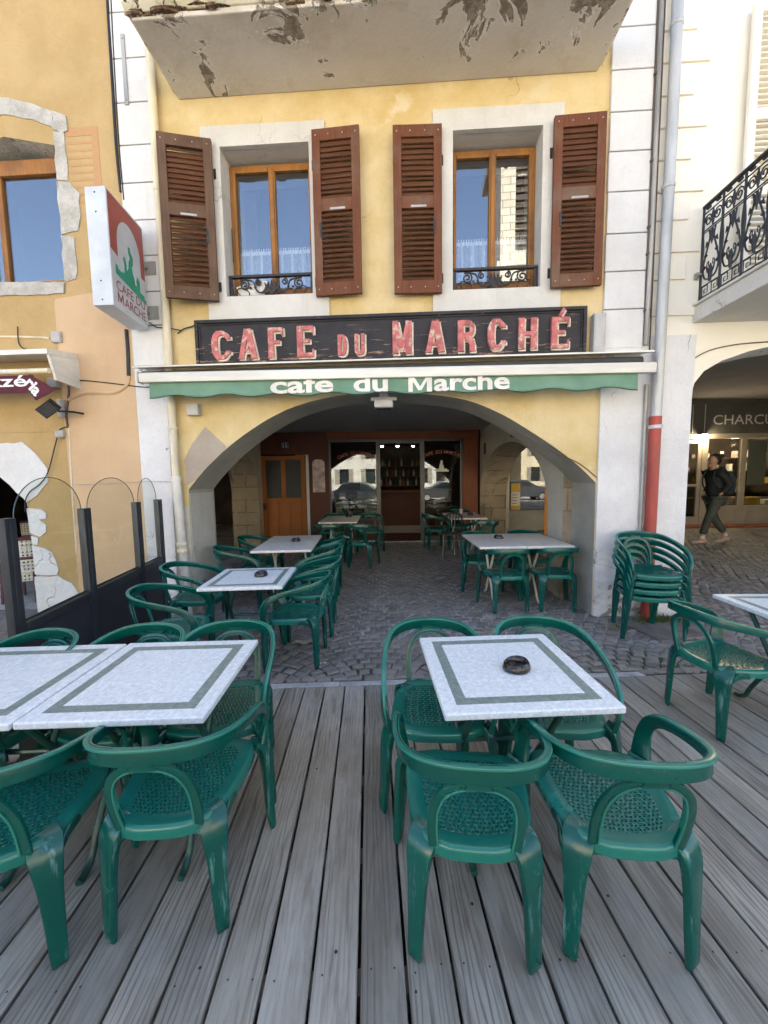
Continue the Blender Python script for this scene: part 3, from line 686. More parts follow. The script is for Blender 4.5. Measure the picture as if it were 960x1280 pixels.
def place_chair(x, y, rz, label, group, z=None):
    o = chair0 if not chair_used[0] else copy_tree(chair0)
    chair_used[0] = True
    o.matrix_basis = Matrix.Translation((x, y, gz(x, y) if z is None else z))@Matrix.Rotation(R(rz), 4, 'Z')
    o['label'] = label; o['group'] = group
    return o
GD = 'green plastic chairs round the deck tables'; GA = 'green plastic chairs under and before the arcade'; GS = 'chairs in the stack by the red pipe'
place_chair(.293, 1.335, -5.5, 'green plastic armchair, back to us, left one before the square table with the single ashtray', GD)
place_chair(.803, 1.335, -4.5, 'green plastic armchair, back to us, right one before the square table with the single ashtray', GD)
place_chair(-.800, 1.430, 4, 'whole green plastic armchair with its back to us before the pair of joined tables', GD)
place_chair(-1.335, 1.300, 14, 'green plastic armchair cut by the left photo edge, back to us, before the joined tables', GD)
place_chair(-.865, 1.935, 186, 'green plastic armchair behind the joined tables at their free corner beside the boardwalk gap', GD)
place_chair(-1.37, 1.90, 176, 'middle one of three green chairs behind the pair of joined tables', GD)
place_chair(-1.93, 1.84, 168, 'green plastic armchair behind the joined tables closest to the dark glass screen', GD)
place_chair(.255, 1.915, 178, 'green plastic armchair facing us on the left behind the square table with inlaid border', GD)
place_chair(.845, 1.925, 173, 'green plastic armchair facing us on the right behind the square table with inlaid border', GD)
place_chair(2.186, 2.387, -83.7, 'green plastic armchair turned right towards the table cut by the right photo edge', GD)
place_chair(-.787, 3.32, 88, 'green plastic armchair on the setts, nearest of the row facing left to the white tables', GA)
place_chair(-.760, 3.93, 92, 'green plastic armchair, second in the row facing left beside the small marbled table', GA)
place_chair(-.83, 4.62, 93, 'green plastic armchair by the near end of the plain white arcade table, facing left', GA)
place_chair(-.84, 5.22, 90, 'green plastic armchair by the far end of the plain white arcade table, facing left', GA)
place_chair(-1.70, 3.02, -78, 'green plastic armchair facing right beside the dark panel, nearer to the joined tables', GA)
place_chair(-1.90, 3.80, -84, 'green plastic armchair facing right in front of the cream downpipe', GA)
place_chair(-1.80, 4.72, -70, 'green plastic armchair left of the plain white arcade table, nearer of two by stone arch', GA)
place_chair(-1.76, 5.42, -95, 'green plastic armchair left of the plain white arcade table, farther one near the orange door', GA)
place_chair(1.44, 4.52, 2, 'green armchair with back to us, left one before the double white table', GA)
place_chair(2.01, 4.55, -2, 'dark shaded green armchair with back to us next to the worn white pillar', GA)
place_chair(1.34, 5.32, 176, 'green plastic armchair facing us at the left end behind the double white arcade table', GA)
place_chair(2.03, 5.36, 182, 'green plastic armchair facing us behind the double white arcade table near the chalkboard', GA)
place_chair(-.98, 6.72, 4, 'green armchair with back to us at left of the deep table before the shop window', GA)
place_chair(-.40, 6.70, -10, 'green armchair with back to us nearest the cafe doorway by the deep left table', GA)
place_chair(-1.05, 8.05, 178, 'shaded green armchair beyond the deep left table, against red-brown panelling', GA)
place_chair(-.30, 8.05, 185, 'shaded green armchair beyond the deep left table, beside the cafe doorway', GA)
place_chair(1.78, 6.90, 3, 'green armchair with back to us at the deep right table near the stone pier', GA)
place_chair(1.10, 8.10, -80, 'shaded green armchair at the left side of the deep right table by the doorway', GA)
place_chair(1.70, 8.62, 178, 'shaded green armchair behind the deep right table below the dark shop glass', GA)
for k, lb in enumerate(('bottom green chair of the stack beside the red pipe, standing on the ground', 'second green chair from the bottom of the stack beside the red pipe', 'third green chair from the bottom of the stack beside the red pipe', 'top green chair of the stack beside the red pipe with clear seat')):
    place_chair(2.60+.003*k, 3.765-.010*k, 171, lb, GS, z=gz(2.65, 3.76)+.073*k)

# dark bentwood chair at the deep right table
def dark_chair(x, y, rz):
    t = thing('bistro_chair', 'black wooden chair with slatted back before the deep right table', 'chair', (x, y, gz(x, y)), R(rz))
    fr = t.matrix_basis.copy(); mb = MB()
    mb.lathe([(.01,.445), (.185,.445), (.2,.455), (.2,.468), (.17,.474), (.0,.474)], 20); mb.build('seat', M['alu'], t, fr, smooth=True)
    for sx, sy in ((1,1), (-1,1), (1,-1), (-1,-1)):
        mb = MB(); mb.tube([(sx*.14, sy*.14, .45), (sx*.18, sy*.19, 0)], [.016, .012], 8); mb.build('leg', M['alu'], t, fr, smooth=True)
    mb = MB(); mb.tube(spline([(-.17,-.16,.46), (-.19,-.22,.66), (-.15,-.26,.82), (0,-.275,.87), (.15,-.26,.82), (.19,-.22,.66), (.17,-.16,.46)], 6), .014, 8)
    for k in (-2,-1,0,1,2): mb.tube([(k*.05,-.17,.46), (k*.058,-.265,.855)], .008, 6)
    mb.build('backrest', M['black_iron'], t, fr, smooth=True)
dark_chair(1.22, 7.25, 10)

# ================================================================== TABLES
def make_table(name, wx, wy, topmat, basemat, zt, label, rows=(.2,), group=None):
    t = thing(name, label, 'table', group=group)
    mb = MB(); mb.box(-wx/2, wx/2, -wy/2, wy/2, -.016, .012); o = mb.build('tabletop', topmat, t, Matrix.Translation((0,0,zt-.012)), bevel=.006, seg=3)
    for sx in rows:
        for s in (-1, 1):
            mb = MB(); yo = min(.25, wy*.36)
            path = [(sx+.012*s, s*(yo+.035), .012), (sx+.012*s, s*(yo), .016), (sx+.012*s, s*(yo-.045), .05), (sx+.012*s, s*(yo-.09), .14), (sx+.012*s, 0, .38), (sx+.012*s, -s*(yo-.06), zt-.06), (sx+.012*s, -s*(yo-.04), zt-.030)]
            P = spline(path, 6); mb.tube(P, .0145, 10); mb.build('leg', basemat, t, smooth=True)
    mb = MB()
    if len(rows) > 1:
        for s in (-1, 1): mb = MB(); mb.box(min(rows), max(rows), s*(min(.25, wy*.36)-.04)-.012, s*(min(.25, wy*.36)-.04)+.012, zt-.052, zt-.0285); mb.build('cross_rail', basemat, t)
        mb = MB(); mb.tube([(rows[0], 0, .38), (rows[1], 0, .38)], .012, 8)
    if len(mb.v): mb.build('stretcher', basemat, t)
    for sx in rows: mb = MB(); mb.box(sx-.014, sx+.014, -wy*.40, wy*.40, zt-.0445, zt-.029); mb.build('top_rail', basemat, t)
    return t
def put(t, x, y, rz, label, z=None):
    t.matrix_basis = Matrix.Translation((x, y, gz(x, y) if z is None else z))@Matrix.Rotation(R(rz), 4, 'Z'); t['label'] = label; return t
GT = 'square marbled tables with green border'
T0 = make_table('bistro_table', .69, .69, M['table_inlay'], M['plastic_dark'], .73, '', (-.2, .2), GT)
put(T0, .543, 1.703, 2.5, 'square marbled table with green border and one ashtray, alone on the right of the deck', 0)
put(copy_tree(T0), -1.035, 1.685, 1.8, 'right one of two joined marbled tables with green border, on the left of the deck', 0)
put(copy_tree(T0), -1.735, 1.655, 2.2, 'marbled table cut by the left photo edge, joined to another table', 0)
put(copy_tree(T0), -1.21, 3.42, 3, 'small marbled table with green border and ashtray standing on the setts before the arch', 0.0)
put(copy_tree(T0), 2.70, 2.36, -3, 'marbled table with green border cut by the right photo edge', 0)
GW = 'plain white arcade tables'
T1 = make_table('arcade_table', .70, 1.18, M['table_white'], M['white_metal'], .75, '', (-.2, .2), GW)
put(T1, -1.235, 4.98, 3, 'plain white rectangular table with ashtray in front of the orange-brown door')
put(copy_tree(T1), -.84, 7.45, 0, 'deep plain table before the shop window, left of the cafe doorway')
put(copy_tree(T1), 1.60, 7.72, -2, 'deep plain table right of the cafe doorway, with a cup on it')
T2 = make_table('arcade_table', .545, 1.02, M['table_white'], M['white_metal'], .76, '', (-.02,), GW)
put(T2, 1.375, 4.885, 0, 'left half of the double white table under the arch, holding the ashtray')
put(copy_tree(T2), 1.925, 4.885, 0, 'right half of the double white table under the arch, beside the pillar')

# ashtrays
def make_ashtray():
    mb = MB(); prof = [(.0,0), (.050,0), (.057,.004), (.058,.010), (.054,.026), (.049,.036), (.045,.039), (.041,.036), (.037,.016), (.0,.011)]; n = 32; rings = []
    for r, z in prof:
        rings.append([(r*math.cos(2*PI*k/n)*1.12, r*math.sin(2*PI*k/n), z*(1+.12*math.cos(2*PI*k/n))) for k in range(n)])
    mb.loft(rings); return mb.build('ashtray', M['ashtray'], smooth=True, angle=60)
A0 = make_ashtray()
ash = [(.590, 1.672, .73, 'brown ashtray on the lone square marbled table'), (-1.13, 3.44, .73, 'brown ashtray on the small marbled table before the arch'), (-1.17, 5.03, None, 'brown ashtray on the plain white table by the orange-brown door'), (1.50, 4.98, None, 'brown ashtray on the double white table under the arch'), (-.72, 7.75, None, 'dark ashtray on the deep table before the shop window'), (1.74, 7.70, None, 'dark ashtray on the deep table right of the doorway')]
for i, (x, y, z, lb) in enumerate(ash):
    o = A0 if i == 0 else A0.copy()
    if i: COL.objects.link(o)
    o.matrix_basis = Matrix.Translation((x, y, z+.0005 if z else gz(-1.235 if i == 2 else x if i > 3 else 1.375, 4.98 if i == 2 else 4.885 if i == 3 else 7.45 if i == 4 else 7.72)+(.7505 if i != 3 else .7605)))@Matrix.Rotation(i*.7+.5, 4, 'Z')
    tag(o, lb, 'ashtray', 'ashtrays')
mb = MB(); mb.lathe([(.0,0), (.026,0), (.036,.10), (.033,.10), (.024,.006), (.0,.006)], 20)
o = mb.build('paper_cup', M['poster_pink'], smooth=True); o.matrix_basis = Matrix.Translation((1.62, 8.05, gz(1.6, 7.72)+.7505)); tag(o, 'pale pinkish cup on the deep table right of the doorway', 'cup')
# leaf on the setts
mb = MB(); nn_ = 14; vs = []
for k in range(nn_+1):
    a = k/nn_; w = .045*math.sin(PI*min(1, a*1.05))**.7
    for s in (-1, 0, 1): vs.append((a*.24-.12, s*w+.012*math.sin(a*5), .012+.012*abs(s)*math.sin(a*6)**2+.004*math.sin(a*9)))
mb.add(vs, [(k*3+j, k*3+j+1, k*3+j+4, k*3+j+3) for k in range(nn_) for j in (0, 1)])
o = mb.build('fallen_leaf', M['leaf'], smooth=True); o.matrix_basis = Matrix.Translation((-.80, 3.60, gz(-.8, 3.6)+.002))@Matrix.Rotation(R(15), 4, 'Z'); tag(o, 'pale dry fallen leaf on the setts below the row of chairs', 'leaf')
mb = MB()
for k in range(6):
    x = -.5+rng.uniform(-.1, .1); yy = 3.22+rng.uniform(-.1, .1); z = gz(x, yy)+.006; r = rng.uniform(.008, .02)
    mb.add([(x+r*math.cos(a)*rng.uniform(.6, 1.2), yy+r*math.sin(a)*rng.uniform(.5, 1), z+rng.uniform(0, .004)) for a in (0, 1.2, 2.5, 3.7, 5)], [(0,1,2,3,4)])
tag(mb.build('paper_scraps', M['paper']), 'tiny white paper scraps on the setts near a chair leg', 'litter', kind='stuff')
# weeds at the foot of the pillar and in the joints
mb = MB()
def blade(x, y, h, mb=mb):
    z = gz(x, y)-.005; a = rng.uniform(0, 6.28); l = rng.uniform(.3, .9)*h; w = .0035
    dx, dy = math.cos(a), math.sin(a)
    p = [(x+dx*l*t*t, y+dy*l*t*t, z+h*t*(1-.25*t)) for t in (0, .4, .75, 1)]
    vs = []
    for i, q in enumerate(p):
        ww = w*(1-i/3.2); vs += [(q[0]-dy*ww, q[1]+dx*ww, q[2]), (q[0]+dy*ww, q[1]-dx*ww, q[2])]
    mb.add(vs, [(0,1,3,2), (2,3,5,4), (4,5,7,6)])
for _ in range(420): blade(2.98+rng.gauss(0, .13), 4.02+rng.gauss(0, .035), rng.uniform(.03, .11))
for _ in range(130): blade(2.47+rng.gauss(0, .10), 3.87+rng.gauss(0, .04), rng.uniform(.015, .05))
for _ in range(700):
    x = rng.uniform(.3, 3.0); blade(x, 2.97+.0375*x+abs(rng.gauss(0, .03)), rng.uniform(.008, .025))
for _ in range(500):
    cx = rng.choice([1.3, 1.9, 2.3, 2.7, .7, 2.1]); blade(cx+rng.gauss(0, .12), 3.2+rng.gauss(0, .10)+.15*(cx > 2), rng.uniform(.006, .02))
tag(mb.build('weeds', M['weed']), 'green weeds growing in the paving joints by the pillar', 'weeds', kind='stuff')

# ================================================================== WINDSCREEN ON THE LEFT
posts = [(-2.19, 2.23), (-2.31, 2.95), (-2.43, 3.76), (-2.51, 4.26)]
t = thing('glass_windscreen', 'anthracite terrace screen with arched clear glass panels on the left', 'screen', (-2.3, 2.2, 0))
def post_box(x, y, w, d, h):
    mb = MB(); mb.box(x-w/2, x+w/2, y-d/2, y+d/2, -.02, h)
    mb.box(x+w/2, x+w/2+.004, y-.008, y+.008, .3, h-.02); return mb.build('post', M['anthracite'], t, bevel=.004)
for (x, y) in posts[1:]: post_box(x, y, .055, .07, 1.405)
post_box(-2.205, 2.23, .05, .07, 1.40); post_box(-2.225, 2.05, .06, .09, 1.50)
ext = [(-2.12, 1.30)]+[posts[0]]
for (x0, y0), (x1, y1) in list(zip(posts, posts[1:]))+[((-2.17, 1.3), (-2.215, 2.0))]:
    d = Vector((x1-x0, y1-y0, 0)); L = d.length; a = math.atan2(d.y, d.x); Mx = Matrix.Translation((x0, y0, 0))@Matrix.Rotation(a, 4, 'Z')
    mb = MB(); mb.box(.035, L-.035, -.012, .012, .03, .70, Mx); mb.build('base_panel', M['anthracite_panel'], t)
    mb = MB(); mb.box(.0355, L-.0355, -.028, .028, .70, .76, Mx); mb.build('rail', M['anthracite'], t, bevel=.004)
    n = 24; gw = L-.075; arch = [(.0375, .755), (.0375+gw, .755)]+[(.0375+gw/2+gw/2*math.cos(PI*k/n), 1.395+.245*math.sin(PI*k/n)) for k in range(n+1)]
    mb = MB(); mb.prism(arch, lambda p, q, e: tuple(Mx@Vector((p, e, q))), -.004, .004, mi=0)
    pane = mb.build('glass_panel', [M['screen_glass']], t)
    mb = MB(); mb.tube([tuple(Mx@Vector((p, 0, q))) for p, q in arch[2:]], .003, 6); mb.build('glass_edge', M['glass_edge'], pane, smooth=True)
    mb = MB(); mb.box(.04, L-.04, .010, .016, .761, .772, Mx); mb.build('gasket', M['alu'], t)
# black parasol foot under the joined tables
t = thing('parasol_base', 'black steel parasol foot with bolts under the joined tables', 'parasol base', (-1.98, 2.02, 0), R(20)); fr = t.matrix_basis.copy()
mb = MB(); mb.box(-.28, .28, -.05, .05, .003, .045); mb.box(-.05, .05, -.28, -.052, .003, .045); mb.box(-.05, .05, .052, .28, .003, .045); mb.build('cross_foot', M['black_iron'], t, fr, bevel=.006)
mb = MB(); mb.box(-.04, .04, -.04, .04, .046, .40); mb.build('tube', M['anthracite'], t, fr, bevel=.004)
mb = MB(); mb.box(-.09, .09, -.09, .09, .0455, .058)
for sx in (-1, 1):
    for sy in (-1, 1): mb.lathe([(.011,.058), (.011,.068), (.0,.070)], 6, (sx*.07, sy*.07, 0))
mb.build('bolt_plate', M['black_iron'], t, fr)
# ================================================================== CAFE BUILDING
HT = 13.2
cafe = thing('cafe_building', 'yellow plastered house with brown shutters and a wide arch over the cafe terrace', 'building', (0, 0, 0), frame=FM)
def cpart(mb, name, mats, parent=None, **kw): return mb.build(name, mats, parent or cafe, FM, **kw)
archpx = [(-2.27, 1.50), (-2.13, 1.66), (-1.90, 1.88), (-1.60, 2.105), (-1.25, 2.31), (-.90, 2.445), (-.45, 2.53), (.05, 2.545), (.50, 2.515), (.93, 2.44), (1.30, 2.285), (1.62, 2.09), (1.90, 1.90), (2.15, 1.70), (2.335, 1.515)]
arch2 = [(p.x, p.y) for p in spline([(a, b, 0) for a, b in archpx], 4)]
WIN = [(-1.700, -.730, 3.61, 5.145), (.765, 1.690, 3.585, 5.165)]
WT = .60
loop = [(-2.80, -.2)]+[(-2.27, -.2)]+arch2+[(2.335, -.2), (2.79, -.2), (2.79, HT), (-2.80, HT)]
holes = [[(a, c), (b, c), (b, d), (a, d)] for a, b, c, d in WIN]
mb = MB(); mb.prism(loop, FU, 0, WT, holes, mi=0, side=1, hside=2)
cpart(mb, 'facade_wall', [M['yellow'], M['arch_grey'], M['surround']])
# bare patch of old render left of the arch, and rough pier feet
mb = MB(); mb.prism([(-2.285,1.56), (-2.30,1.85), (-2.20,2.02), (-2.03,2.215), (-1.98,2.17), (-1.79,1.985), (-1.86,1.91), (-2.06,1.735), (-2.20,1.60)], FU, -.004, .01); cpart(mb, 'bare_patch', M['bare'])
def rough_edge(x0, x1, z0, z1, amp, step=.09):
    pts = []
    n = int((z1-z0)/step)
    return [(x1+rng.uniform(-amp, amp), z0+i*(z1-z0)/n) for i in range(n+1)]
# white quoins: blocks with joints above the awning, plain below
def quoins(x0, x1, zs, name):
    mb = MB()
    for a, b in zip(zs, zs[1:]):
        mb.box(x0+rng.uniform(-.004, .004), x1+rng.uniform(-.004, .004), -.032, .02, a+.006, b-.006)
    mb.cur = 1; mb.box(x0+.004, x1-.004, -.018, .015, zs[0]-.02, zs[-1]); return cpart(mb, name, [M['white'], M['groove']], bevel=.006)
jl = [F(200, y)[1] for y in (358, 270, 226, 179, 130, 79, 28, -25)]
jl = [2.9, 3.34, 3.70, 4.08, 4.45, 4.83, 5.21, 5.63, 6.06, 6.5, 6.95, 7.4, 7.9, 8.4, 9, 9.6, 10.2, 11, 12, HT]
quoins(-2.80, -2.415, jl, 'quoin_strip')
jr = [F(775, y)[1] for y in (437, 388, 341, 294, 242, 192, 143, 91, 38)]
jr = jr+[jr[-1]+.47*k for k in range(1, 14)]
quoins(2.345, 2.755, jr, 'quoin_strip')
# smooth whitewashed piers below the awning (stand 2.5 cm proud, with rounded worn edge)
mb = MB(); mb.prism([(2.343,-.2), (2.70,-.2), (2.70,2.94), (2.343,2.94)], FU, -.026, .02); mb.box(2.3432, 2.3605, .0205, .55, -.2, 1.50); cpart(mb, 'pier', M['white_worn'], bevel=.012)
mb = MB(); mb.prism([(-2.80,-.2), (-2.46,-.2), (-2.44,2.88), (-2.80,2.88)], FU, -.03, .02); cpart(mb, 'pier', M['white_worn'], bevel=.012)
mb = MB(); mb.box(-2.2750, -2.262, .012, .55, -.2, 1.46); mb.prism([(-2.46,-.2), (-2.268,-.2), (-2.268,1.30), (-2.40,1.36), (-2.46,1.5)], FU, -.012, .01); cpart(mb, 'pier', M['sidewall'])
# window surrounds and aprons
for i, (a, b, c, d) in enumerate(WIN):
    fr = [(a-.205, 3.36 if i == 0 else 3.355), (b+(.17 if i == 0 else .205), 3.36), (b+(.165 if i == 0 else .205), d+.195), (a-.20, d+.205)]
    mb = MB(); mb.prism(fr, FU, -.028, .02, [[(a+.006, c+.004), (b-.006, c+.004), (b-.006, d-.005), (a+.006, d-.005)]]); cpart(mb, 'window_surround', M['surround'], bevel=.006)
    # joinery, set 20 cm back
    v = .20; win = MB()
    zb = c+.02; zt = d-.03; m = (a+b)/2
    for x0, x1 in ((a+.002, a+.035), (b-.035, b-.002)): win.box(x0, x1, v, v+.06, zb, zt)
    win.box(a+.035, b-.035, v, v+.06, zt-.036, zt-.0005); win.box(a+.035, b-.035, v, v+.06, zb, zb+.06)
    for x0, x1 in ((a+.037, m-.003), (m+.003, b-.037)):
        win.box(x0, x0+.034, v-.012, v+.045, zb+.062, zt-.037); win.box(x1-.034, x1, v-.012, v+.045, zb+.062, zt-.037)
        win.box(x0+.034, x1-.034, v-.011, v+.044, zt-.082, zt-.038); win.box(x0+.034, x1-.034, v-.011, v+.044, zb+.063, zb+.14)
    win.box(m-.022, m+.022, v-.028, v-.012, zb+.07, zt-.06)
    w = cpart(win, 'window', M['win_wood'], bevel=.006)
    mb = MB()
    for x0, x1 in ((a+.069, m-.035), (m+.035, b-.069)): mb.box(x0, x1, v+.018, v+.022, zb+.138, zt-.080)
    cpart(mb, 'pane', M['glass'], w)
    mb = MB()
    for x0, x1 in ((a+.065, m-.03), (m+.03, b-.065)):
        n = 40; mb.loft([[(x0+(x1-x0)*k/n, v+.058+.006*math.sin(k*1.3), z) for k in range(n+1)] for z in (zb+.1, zb+.35, 4.255)], False, closed=False)
    cpart(mb, 'curtain', M['lace'], w, smooth=True)
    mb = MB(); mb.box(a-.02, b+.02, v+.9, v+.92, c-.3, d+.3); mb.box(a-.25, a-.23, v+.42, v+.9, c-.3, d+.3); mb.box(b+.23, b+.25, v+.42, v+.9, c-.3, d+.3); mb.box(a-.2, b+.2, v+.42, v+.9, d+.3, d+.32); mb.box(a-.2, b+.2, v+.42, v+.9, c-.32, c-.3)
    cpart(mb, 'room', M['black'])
    # espagnolette rod on the reveal
    mb = MB(); mb.tube([(a+.03, v-.06, c+.45), (a+.032, v-.07, c+.8)], .006, 6); cpart(mb, 'window_stay', M['bronze_iron'], w)
    # wrought-iron guard rail
    g = MB(); x0, x1 = a+.012, b-.012; z0, z1 = c+.028, c+.245; vv = .06
    g.box(x0, x1, vv-.022, vv+.022, z1-.012, z1+.012); g.box(x0, x1, vv-.010, vv+.010, z0, z0+.016); g.box(x0, x0+.035, vv-.012, vv+.012, z0, z1); g.box(x1-.035, x1, vv-.012, vv+.012, z0, z1)
    W2 = (x1-x0-.09)
    def scroll(cx, cz, r, turns, s, a0, sx=1):
        pts = []
        for k in range(30):
            q = k/29; rr = r*(1-q*.8); an = a0+s*turns*2*PI*q; pts.append((cx+sx*rr*math.cos(an), vv, cz+rr*math.sin(an)))
        return pts
    cx = (x0+x1)/2
    for s in (-1, 1):
        g.tube(scroll(cx+s*W2*.36, z1-.085, .058, 1.6, s, PI/2), .0095, 6)
        g.tube(scroll(cx+s*W2*.17, z1-.062, .036, 1.4, -s, PI/2), .009, 6)
        g.tube(spline([(cx+s*W2*.40, vv, z1-.030), (cx+s*W2*.25, vv, z1-.05), (cx+s*W2*.20, vv, z0+.07), (cx+s*W2*.12, vv, z0+.05), (cx+s*.03, vv, z1-.06)], 6), .0095, 6)
        g.tube(spline([(cx+s*W2*.42, vv, z0+.02), (cx+s*W2*.46, vv, z0+.08), (cx+s*W2*.40, vv, z0+.10), (cx+s*W2*.31, vv, z0+.06), (cx+s*W2*.30, vv, z0+.02)], 6), .006, 6)
        g.tube(scroll(cx+s*W2*.07, z0+.055, .03, 1.3, s, -PI/2), .008, 6)
        for q in (.22, .28): g.lathe([(.0,-.016), (.016,0), (.0,.016)], 8, (cx+s*W2*q, vv, z0+.10))
    # palmette in the middle
    for k in range(-2, 3): g.tube([(cx, vv, z0+.02), (cx+k*.026, vv-.004, z0+.11-.01*abs(k)), (cx+k*.040, vv, z1-.04-.014*abs(k))], [.007,.016,.006], 6)
    cpart(g, 'window_guard', M['bronze_iron'], smooth=True)
# white cloth caught behind the first guard
mb = MB(); n = 10; mb.loft([[(-1.60+.30*k/n+.03*j*(k/n-.3), .082+.01*math.sin(k*.9+j), 3.640+.055*j*(1.1-.5*abs(k/n-.75))) for k in range(n+1)] for j in range(4)], False, closed=False)
o = mb.build('white_cloth', M['paper'], frame=FM, smooth=True); tag(o, 'white cloth lying behind the iron guard of the left upper window', 'cloth')
# shutters
def shutter(x0, x1, z0, z1, hinge, swing, mat, latch_side):
    w = x1-x0; h = z1-z0; hx = x0 if hinge < 0 else x1
    Mx = Matrix.Translation((hx, -.055, 0))@Matrix.Rotation(R(swing), 4, 'Z')@Matrix.Translation((-hx, 0, 0))
    sw = .085; mb = MB(); T = .042
    mb.box(x0, x0+sw, -T, 0, z0, z1, Mx); mb.box(x1-sw, x1, -T, 0, z0, z1, Mx)
    zm = z0+h*.515
    for a, b in ((z0, z0+.13), (zm-.005, zm+.115), (z1-.115, z1)): mb.box(x0+sw, x1-sw, -T+.001, -.001, a, b, Mx)
    sh = cpart(mb, 'shutter', mat, bevel=.003)
    mb = MB(); n = 0
    for a, b in ((z0+.13, zm-.005), (zm+.115, z1-.115)):
        k = int((b-a)/.0505); up = (a > zm)
        for q in range(k):
            zc = a+(q+.5)*(b-a)/k; tilt = (70 if up and rng.random() < .8 else 52+rng.uniform(-6, 5)); rl = rng.uniform(-.4, .4)
            Ms = Mx@Matrix.Translation(((x0+x1)/2, -.020, zc))@Matrix.Rotation(R(rl), 4, 'Y')@Matrix.Rotation(R(tilt), 4, 'X')
            mb.box(-(w/2-sw)-.008, (w/2-sw)+.008, -.034, .034, -.0042, .0042, Ms)
    cpart(mb, 'louvre', M['slat'], sh)
    mb = MB()
    mb.box((x0+x1)/2-.07, (x0+x1)/2+.09, -T-.004, -T+.001, zm+.002, zm+.022, Mx); cpart(mb, 'shutter_tie', M['grey_plastic'], sh); mb = MB()
    for xx in (x0+.04, x1-.04, x0+w*.35, x0+w*.65):
        for zz in (z0+.06, z1-.06): mb.lathe([(.006, 0), (.0, .003)], 6, (0,0,0), 0) if False else mb.box(xx-.005, xx+.005, -T-.003, -T+.001, zz-.005, zz+.005, Mx)
    cpart(mb, 'screw', M['grey_plastic'], sh)
    mb = MB(); e = -1 if hinge < 0 else 1
    for zz in (z0+.17, z1-.30):
        mb = MB(); mb.box(hx-.02 if e < 0 else hx-.005, hx+.005 if e < 0 else hx+.02, -.035, .001, zz-.05, zz+.05); mb.box(hx+(-.05 if e < 0 else .012), hx+(-.012 if e < 0 else .05), -.022, -.004, zz-.02, zz+.02); cpart(mb, 'hinge', M['bronze_iron'], sh)
    mb = MB(); mb.box(hx-e*.075-.012, hx-e*.075+.012, -T-.006, -T+.001, zm-.26, zm-.12, Mx)
    cpart(mb, 'latch', M['bronze_iron'], sh)
shutter(-2.292, -1.765, 3.545, 5.172, 1, 14, M['shutter_grey'], 1)
shutter(-.687, -.190, 3.555, 5.197, -1, -3.0, M['shutter_red'], -1)
shutter(.150, .650, 3.540, 5.178, 1, 2.0, M['shutter_red'], 1)
shutter(1.775, 2.276, 3.545, 5.185, -1, -2.0, M['shutter_red'], -1)
# balcony slab overhead
SZ = 5.645
mb = MB(); mb.box(-2.12, 2.215, -.72, -.002, SZ, SZ+.16); s = cpart(mb, 'balcony_slab', M['soffit'], bevel=.01)
mb = MB(); mb.prism([(-.735, SZ+.045), (-.79, SZ+.075), (-.80, SZ+.20), (-.721, SZ+.20), (-.721, SZ+.045)], lambda a, b, d: (d, a, b), -2.165, 2.26)
for x0, x1 in ((-2.165, -2.121), (2.216, 2.26)): mb.box(x0, x1, -.7205, -.001, SZ+.06, SZ+.2)
cpart(mb, 'fascia', M['fascia'], s)
mb = MB()
for _ in range(170):
    x = rng.uniform(-2.1, 2.2); big = rng.random() < .5; L = rng.uniform(.03, .16)
    dens = .15+.85*(math.sin(x*2.3+.6)*.5+.5)
    if rng.random() > dens: continue
    c = (x, -.735+rng.uniform(-.012, .03), SZ+.03+rng.uniform(-.015, .025))
    n = 7; pts = [(c[0]+L*math.cos(2*PI*k/n)*rng.uniform(.6, 1.1), c[1]+.02*math.sin(2*PI*k/n)*rng.uniform(.6, 1.2)) for k in range(n)]
    mb.prism(pts, lambda a, b, d: (a, b, d), c[2], c[2]+.025)
cpart(mb, 'rust_crust', M['rust_crust'], s)['kind'] = 'stuff'
mb = MB()
for cx, n_, hh_ in ((.02, 60, .17), (-.12, 24, .06), (-1.72, 14, .05), (1.55, 14, .05)):
    for _ in range(n_):
        x = cx+rng.gauss(0, .045); y = -.74+rng.uniform(-.05, .02); z = SZ+.12+rng.uniform(-.05, .04); L = rng.uniform(.4, 1)*hh_
        mb.tube([(x, y, z), (x+rng.uniform(-.01, .01), y-.012, z-L*.6), (x+rng.uniform(-.015, .015), y-.004, z-L)], [.007, .006, .002], 4)
cpart(mb, 'moss', M['moss'], s)['kind'] = 'stuff'
mb = MB(); mb.box(-2.17, 2.27, -.78, -.001, SZ+.2005, SZ+.25); cpart(mb, 'slab_top', M['fascia'], s)
# arcade ceiling, side walls, roof
wI = world(cafe)
def ipart(mb, name, mats, parent=None, **kw): return mb.build(name, mats, parent or cafe, IM, **kw)
mb = MB(); mb.box(-3.6, 2.95, 4.90, 9.0, 2.69, 2.80); ipart(mb, 'ceiling', M['ceiling'])
mb = MB(); mb.box(-2.75, 2.75, .601, 12, HT-.3, HT); mb.box(-3.1, 3.1, -.55, -.001, HT-.2, HT+.02); cpart(mb, 'roof', M['roof_tile'])
mb = MB(); mb.box(-2.79, 2.79, 12, 12.3, -.2, HT); cpart(mb, 'rear_wall', M['sidewall'])
mb = MB(); mb.box(-2.79, 2.79, .601, 12, 3.30, 3.36); cpart(mb, 'upper_floor', M['sidewall'])
FX = lambda a, b, d: (d, a, b)
def arch_loop(y0, y1, zs, zt, n=20, base=-.2): return [(y0, base)]+[((y0+y1)/2-(y1-y0)/2*math.cos(PI*k/n), zs+(zt-zs)*math.sin(PI*k/n)**.85) for k in range(n+1)]+[(y1, base)]
